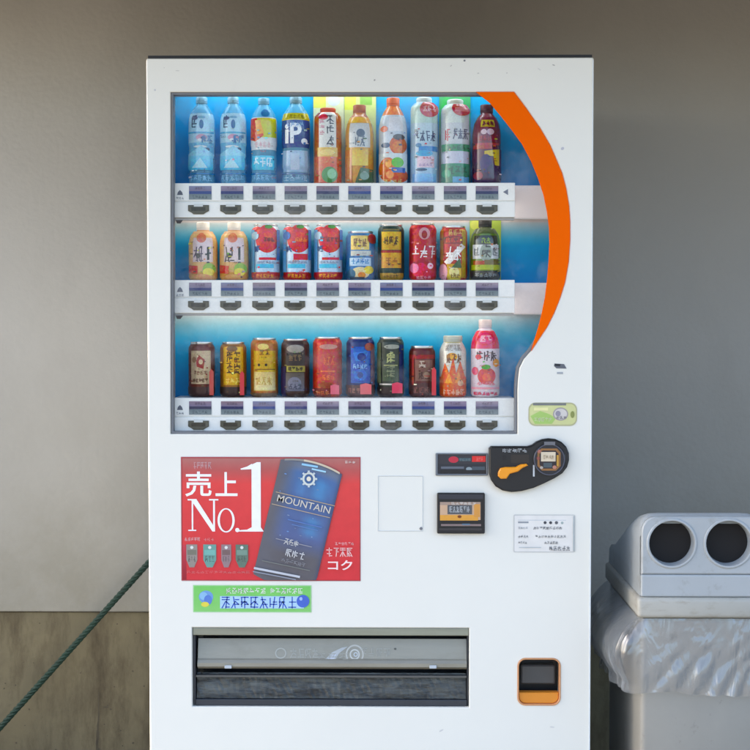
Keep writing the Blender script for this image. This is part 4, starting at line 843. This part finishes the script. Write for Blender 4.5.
def b8(a):
    a.rect(-.97,0,.97,46,(88,42,40)); a.rect(-.95,38,.95,42,(150,60,60)); a.rect(-.5,16,.75,37,(112,84,76),(130,96,88)); a.glyphs(-.3,27,.3,36,(196,180,166),1,w=.1); a.glyphs(-.3,18,.6,25,(70,44,40),2,w=.1); a.rect(-.97,0,.97,14,(72,40,40)); a.glyphs(-.6,4,.5,10,(120,80,76),3,w=.08); a.rect(-.75,12,-.6,40,(160,76,70)); a.ell(.3,22,.25,3,(150,126,110))
drink(2, 422, 26, 50, 'can', "can", "short dark maroon coffee can with red side tag on the bottom shelf", (90,44,42), b8, [(0.5,44,(86,40,40))], tagc=(.72,1.05,2,30,(214,44,56)))
def b9(a):
    a.rect(-.95,20,.95,56,(214,208,196)); a.rect(-.8,54,.8,60,(168,164,110)); a.glyphs(-.5,55,.5,58.5,(110,116,76),4,w=.07); a.ell(-.1,40,.4,4,(226,170,100)); a.glyphs(-.5,34,.6,43,(110,70,40),3,w=.1); a.rect(-.95,0,.95,20,(208,84,40),(222,110,50)); a.poly([(-.9,18),(-.6,34),(-.3,24),(0,40),(.2,24),(.5,36),(.9,18)],(222,96,44)); a.poly([(-.6,14),(-.3,24),(-.05,14)],(240,160,80)); a.poly([(.1,14),(.4,26),(.6,14)],(236,150,80)); a.glyphs(-.8,2,.8,8,(236,190,170),5,w=.08); a.ell(.5,14,.2,3,(230,190,160)); a.glyphs(-.6,46,.6,52,(150,140,130),4,w=.06)
drink(2, 452.7, 26.5, 61, 'bottle_can', "bottle", "white bottle with orange flame pattern on lower half, bottom shelf", (206,196,184), b9, [(0.5,20,(206,84,42)),(20,52,(208,200,188))], (190,190,170), name="drink_bottle")
def b10(a):
    a.rect(-.95,48,.95,66,(222,72,96)); a.ell(0,58,.55,5,(236,130,146)); a.glyphs(-.45,55,.45,61,(250,200,206),2,w=.1); a.rect(-.95,0,.95,48,(228,214,218)); a.glyphs(-.65,36,.75,46,(60,40,50),3,w=.12); a.ell(-.5,40,.2,2.6,(214,40,70)); a.ell(.05,21,.6,8.5,(214,40,44)); a.ell(.05,20,.3,4,(238,110,90)); a.ell(0,30,.3,2.4,(90,160,70)); a.ell(-.7,26,.2,4,(226,110,130)); a.glyphs(-.8,2,.8,5,(206,50,90),6,w=.09); a.rect(-.9,8,.9,10,(236,170,180)); a.glyphs(-.6,12,.6,15,(230,150,160),5,w=.06); a.ell(.65,34,.2,4,(236,160,60))
drink(2, 485, 28.5, 77, 'bottle', "bottle", "pink and white bottle with red fruit and clear cap at right end of bottom shelf", (226,206,212), b10, [(0.5,48,(222,206,212)),(48,66,(218,76,98))], (222,206,206))

# ================================================================== RECYCLING BIN
FY = -0.10; bw = 0.27
fl = at(640, 620, FY); BX0 = fl.x; BX1 = BX0+bw; BY1 = FY+0.47
zr1 = at(690, 597.5, FY).z; zr0 = at(690, 618, FY).z; zlip = at(690, 575, FY).z; ztop = at(690, 515.5, FY).z
binr = thing("recycling_bin", "pale grey recycling bin with two round holes beside the vending machine", "bin", ((BX0+BX1)/2, (FY+BY1)/2, 0))
binm = M("bin_plastic", (172,177,178), 0.42, var=0.04, dirt=((120,112,98), 16, .56,.72,.5,(1,1,1)), bump=.08, bscale=80)
bodym = M("bin_body_plastic", (152,149,140), 0.5, var=0.05, dirt=((98,95,88), 30, .60,.72,.5,(1,1,.8)), bump=.1, bscale=60)
rimm = M("bin_rim_plastic", (176,174,164), 0.45, var=0.05, dirt=((130,112,86), 20, .52,.75,.5,(1,1,4)))
obj("bin_body", bx(BX0+0.004, FY+0.008, 0.0, BX1-0.004, BY1-0.004, zr0-0.001, bev=0.012, seg=4), bodym, binr)
smooth_angle(binr.children[-1], 40)
o = obj("rim", bx(BX0-0.006, FY-0.006, zr0, BX1+0.006, BY1+0.006, zr1, bev=0.009, seg=4), rimm, binr); smooth_angle(o, 40)
# hooded lid: side profile (y,z) swept across the width, corners rounded in plan
prof = [(FY+0.012, zr1+0.0005),(FY+0.012, zlip),(FY+0.016, zlip+0.006),(FY+0.018, ztop-0.02),(FY+0.026, ztop-0.006),(FY+0.045, ztop)]
zb2 = zr1+0.035
for i in range(1, 13):
    t = i/12; prof.append((FY+0.045+(BY1-0.012-FY-0.045)*t, ztop-(ztop-zb2)*(t**1.35)))
prof.append((BY1-0.006, zr1+0.0005))
bm = bmesh.new(); rows = []
secs = [(0.0,0.030),(0.004,0.016),(0.012,0.006),(0.026,0.001),(0.045,0.0)]
xs = [(BX0+0.002+a, d) for a, d in secs]+[(BX1-0.002-a, d) for a, d in secs[::-1]]
for x, d in xs:
    rows.append([bm.verts.new((x, y, zz-(d*1.0 if zz > zlip+0.004 else 0)*min(1,(zz-zr1)/0.1))) for y, zz in prof])
for r0, r1 in zip(rows, rows[1:]):
    for i in range(len(prof)-1):
        if i not in (1,2): bm.faces.new((r0[i],r0[i+1],r1[i+1],r1[i]))
bm.faces.new(rows[0]); bm.faces.new(rows[-1])
o = obj("lid_hood", bm, binm, binr); smooth_angle(o, 50)
# front panel with the two openings
h1 = at(672, 543.5, FY); h2 = at(729, 543.5, FY); hr = 23.0/461
fp = [p for p in rr(BX0+0.003, zlip-0.05, BX1-0.003, ztop-0.003, 0.032, 8) if p[1] > zlip+0.03]
fp = fp+[(BX0+0.003, zlip+0.0008),(BX1-0.003, zlip+0.0008)]
holes = [ring_pts(h1.x, h1.z, hr), ring_pts(h2.x, h2.z, hr)]
o = obj("front_panel", plate(bmesh.new(), fp, holes, FY+0.002, 0.014, 0.003), binm, binr)
o = obj("front_lip", bx(BX0+0.002, FY+0.001, zr1+0.0006, BX1-0.002, FY+0.0115, zlip, bev=0.004, seg=3), binm, binr)
for h in (h1, h2):
    bm = bmesh.new(); n = 40; pr2 = [(hr+0.0055, FY+0.0019),(hr+0.005, FY+0.0002),(hr+0.0025, FY-0.0012),(hr-0.0002, FY-0.0004),(hr-0.001, FY+0.003),(hr-0.0015, FY+0.02),(hr-0.003, FY+0.028)]
    rg_ = [[bm.verts.new((h.x+r*math.cos(2*math.pi*i/n), y, h.z+r*math.sin(2*math.pi*i/n))) for i in range(n)] for r, y in pr2]
    for a_, b_ in zip(rg_, rg_[1:]):
        for i in range(n): bm.faces.new((a_[i],a_[(i+1)%n],b_[(i+1)%n],b_[i]))
    ho = obj("hole_ring", bm, binm, binr); smooth_angle(ho, 60)
    bm = bmesh.new(); rg_ = [[bm.verts.new((h.x+r*math.cos(2*math.pi*i/n), y, h.z+r*math.sin(2*math.pi*i/n))) for i in range(n)] for r, y in [(hr-.0022, FY+0.0268),(hr-.003, FY+0.0272),(hr-.0035, FY+0.0275)]]
    bm.faces.new(rg_[-1])
    obj("dark_flap", bm, M("bin_inner_flap",(16,13,12),.8,var=.3), ho)
# clear plastic bag folded over the bin's edge
bagm = bpy.data.materials.new("thin_plastic_film"); bagm.use_nodes = True; nt = bagm.node_tree; N = nt.nodes; L = nt.links
for n_ in list(N):
    if n_.type != 'OUTPUT_MATERIAL': N.remove(n_)
out = [n_ for n_ in N if n_.type == 'OUTPUT_MATERIAL'][0]
tr = N.new("ShaderNodeBsdfTransparent"); tr.inputs[0].default_value = (.93,.95,.97,1)
tl_ = N.new("ShaderNodeBsdfTranslucent"); tl_.inputs[0].default_value = (.72,.75,.78,1)
df = N.new("ShaderNodeBsdfDiffuse"); df.inputs[0].default_value = (.66,.70,.74,1)
gl = N.new("ShaderNodeBsdfGlossy"); gl.inputs["Roughness"].default_value = .18
m1 = N.new("ShaderNodeMixShader"); m1.inputs[0].default_value = .5; L.new(tl_.outputs[0], m1.inputs[1]); L.new(df.outputs[0], m1.inputs[2])
lw = N.new("ShaderNodeLayerWeight"); lw.inputs[0].default_value = .35
mr = N.new("ShaderNodeMapRange"); mr.inputs["To Min"].default_value = .12; mr.inputs["To Max"].default_value = .62; L.new(lw.outputs["Facing"], mr.inputs["Value"])
m2 = N.new("ShaderNodeMixShader"); L.new(mr.outputs[0], m2.inputs[0]); L.new(tr.outputs[0], m2.inputs[1]); L.new(m1.outputs[0], m2.inputs[2])
m3 = N.new("ShaderNodeMixShader"); m3.inputs[0].default_value = .13; L.new(m2.outputs[0], m3.inputs[1]); L.new(gl.outputs[0], m3.inputs[2])
tc = N.new("ShaderNodeTexCoord"); nz = N.new("ShaderNodeTexNoise"); nz.inputs["Scale"].default_value = 9; nz.inputs["Detail"].default_value = 3; nz.inputs["Distortion"].default_value = 1.2
mpb = N.new("ShaderNodeMapping"); mpb.inputs["Scale"].default_value = (2.2, 2.2, .7); mpb.inputs["Rotation"].default_value = (0, R(22), 0)
L.new(tc.outputs["Object"], mpb.inputs[0]); L.new(mpb.outputs[0], nz.inputs["Vector"]); bp = N.new("ShaderNodeBump"); bp.inputs["Strength"].default_value = .5; bp.inputs["Distance"].default_value = .025; L.new(nz.outputs["Fac"], bp.inputs["Height"])
for n_ in (gl, df, tl_): L.new(bp.outputs[0], n_.inputs["Normal"])
L.new(m3.outputs[0], out.inputs["Surface"])
loop = rr(BX0-0.001, FY+0.0, BX1+0.001, BY1+0.0, 0.015, 5)
dense = []
for i in range(len(loop)):
    a_, b_ = Vector(loop[i]), Vector(loop[(i+1)%len(loop)]); k = max(1, int((b_-a_).length/0.006))
    dense += [tuple(a_.lerp(b_, j/k)) for j in range(k)]
nrm = offset_poly(dense, 1.0); NV = 34; bm = bmesh.new(); rows = []
ccx, ccy = (BX0+BX1)/2, (FY+BY1)/2
for j in range(NV+1):
    v = j/NV; row = []
    for i, (x, y) in enumerate(dense):
        n2 = Vector((nrm[i][0]-x, nrm[i][1]-y)).normalized()
        side = max(0, -n2.x)                                   # the left face balloons outwards
        p3 = Vector((x*9, y*9, v*1.1)); w1 = noise.noise(Vector((x*24+v*1.8, y*24+v*1.2, v*1.1)));  w2 = noise.noise(Vector((x*60+5, y*60, v*4)))
        bulge = math.sin(min(1, v*1.15)*math.pi*0.86)**0.8 if v > 0 else 0
        off = 0.002+0.014*abs(w1)*min(1, v*3)*(0.4+v)+0.0012*abs(w2)*min(1,v*4)+side*0.072*bulge*(1-0.35*abs((y-ccy)/0.25))+(1-side)*0.004*bulge
        hem = 0.168+0.020*noise.noise(Vector((x*7, y*7, 3)))+0.003*noise.noise(Vector((x*30, y*30, 1)))-0.03*side*0
        z = zr0-0.001-v*hem
        row.append(bm.verts.new((x+n2.x*off, y+n2.y*off, z)))
    rows.append(row)
for a_, b_ in zip(rows, rows[1:]):
    n = len(a_)
    for i in range(n): bm.faces.new((a_[i],a_[(i+1)%n],b_[(i+1)%n],b_[i]))
bag = obj("plastic_bag", bm, bagm, smooth=True)
tag(bag, "translucent plastic bag folded over the bin edge and bulging towards the vending machine", "bag")

# ================================================================== LIGHT
world = bpy.data.worlds.new("World"); scene.world = world; world.use_nodes = True
wn = world.node_tree; bg = wn.nodes["Background"]; sky = wn.nodes.new("ShaderNodeTexSky"); sky.sky_type = 'NISHITA'; sky.sun_disc = False
SUN_EL, SUN_AZ = 34, -106          # azimuth: degrees from the camera's own direction of view side (-Y), negative = left
sd = Vector((math.sin(R(SUN_AZ))*math.cos(R(SUN_EL)), -math.cos(R(SUN_AZ))*math.cos(R(SUN_EL)), math.sin(R(SUN_EL))))  # towards the sun
sky.sun_elevation = R(SUN_EL); sky.sun_rotation = math.atan2(sd.x, sd.y)
sky.dust_density = 3.5; sky.air_density = 0.85; sky.ozone_density = 1.0
bg.inputs[1].default_value = 0.10; wn.links.new(sky.outputs[0], bg.inputs[0])
sun_d = bpy.data.lights.new("sun", 'SUN'); sun_d.energy = 4.0; sun_d.angle = R(0.5); sun_d.color = (1.0, 0.95, 0.87)
sun = bpy.data.objects.new("sun", sun_d); COL.objects.link(sun); sun.rotation_euler = sd.to_track_quat('Z','Y').to_euler(); sun.location = sd*20
vs = scene.view_settings; vs.view_transform = 'Standard'; vs.look = 'None'; vs.gamma = 1; vs.exposure = 2.75; vs.use_curve_mapping = False
scene.cycles.max_bounces = 8; scene.cycles.diffuse_bounces = 4; scene.cycles.transparent_max_bounces = 16; scene.cycles.use_denoising = True
scene.cycles.caustics_reflective = False; scene.cycles.caustics_refractive = False
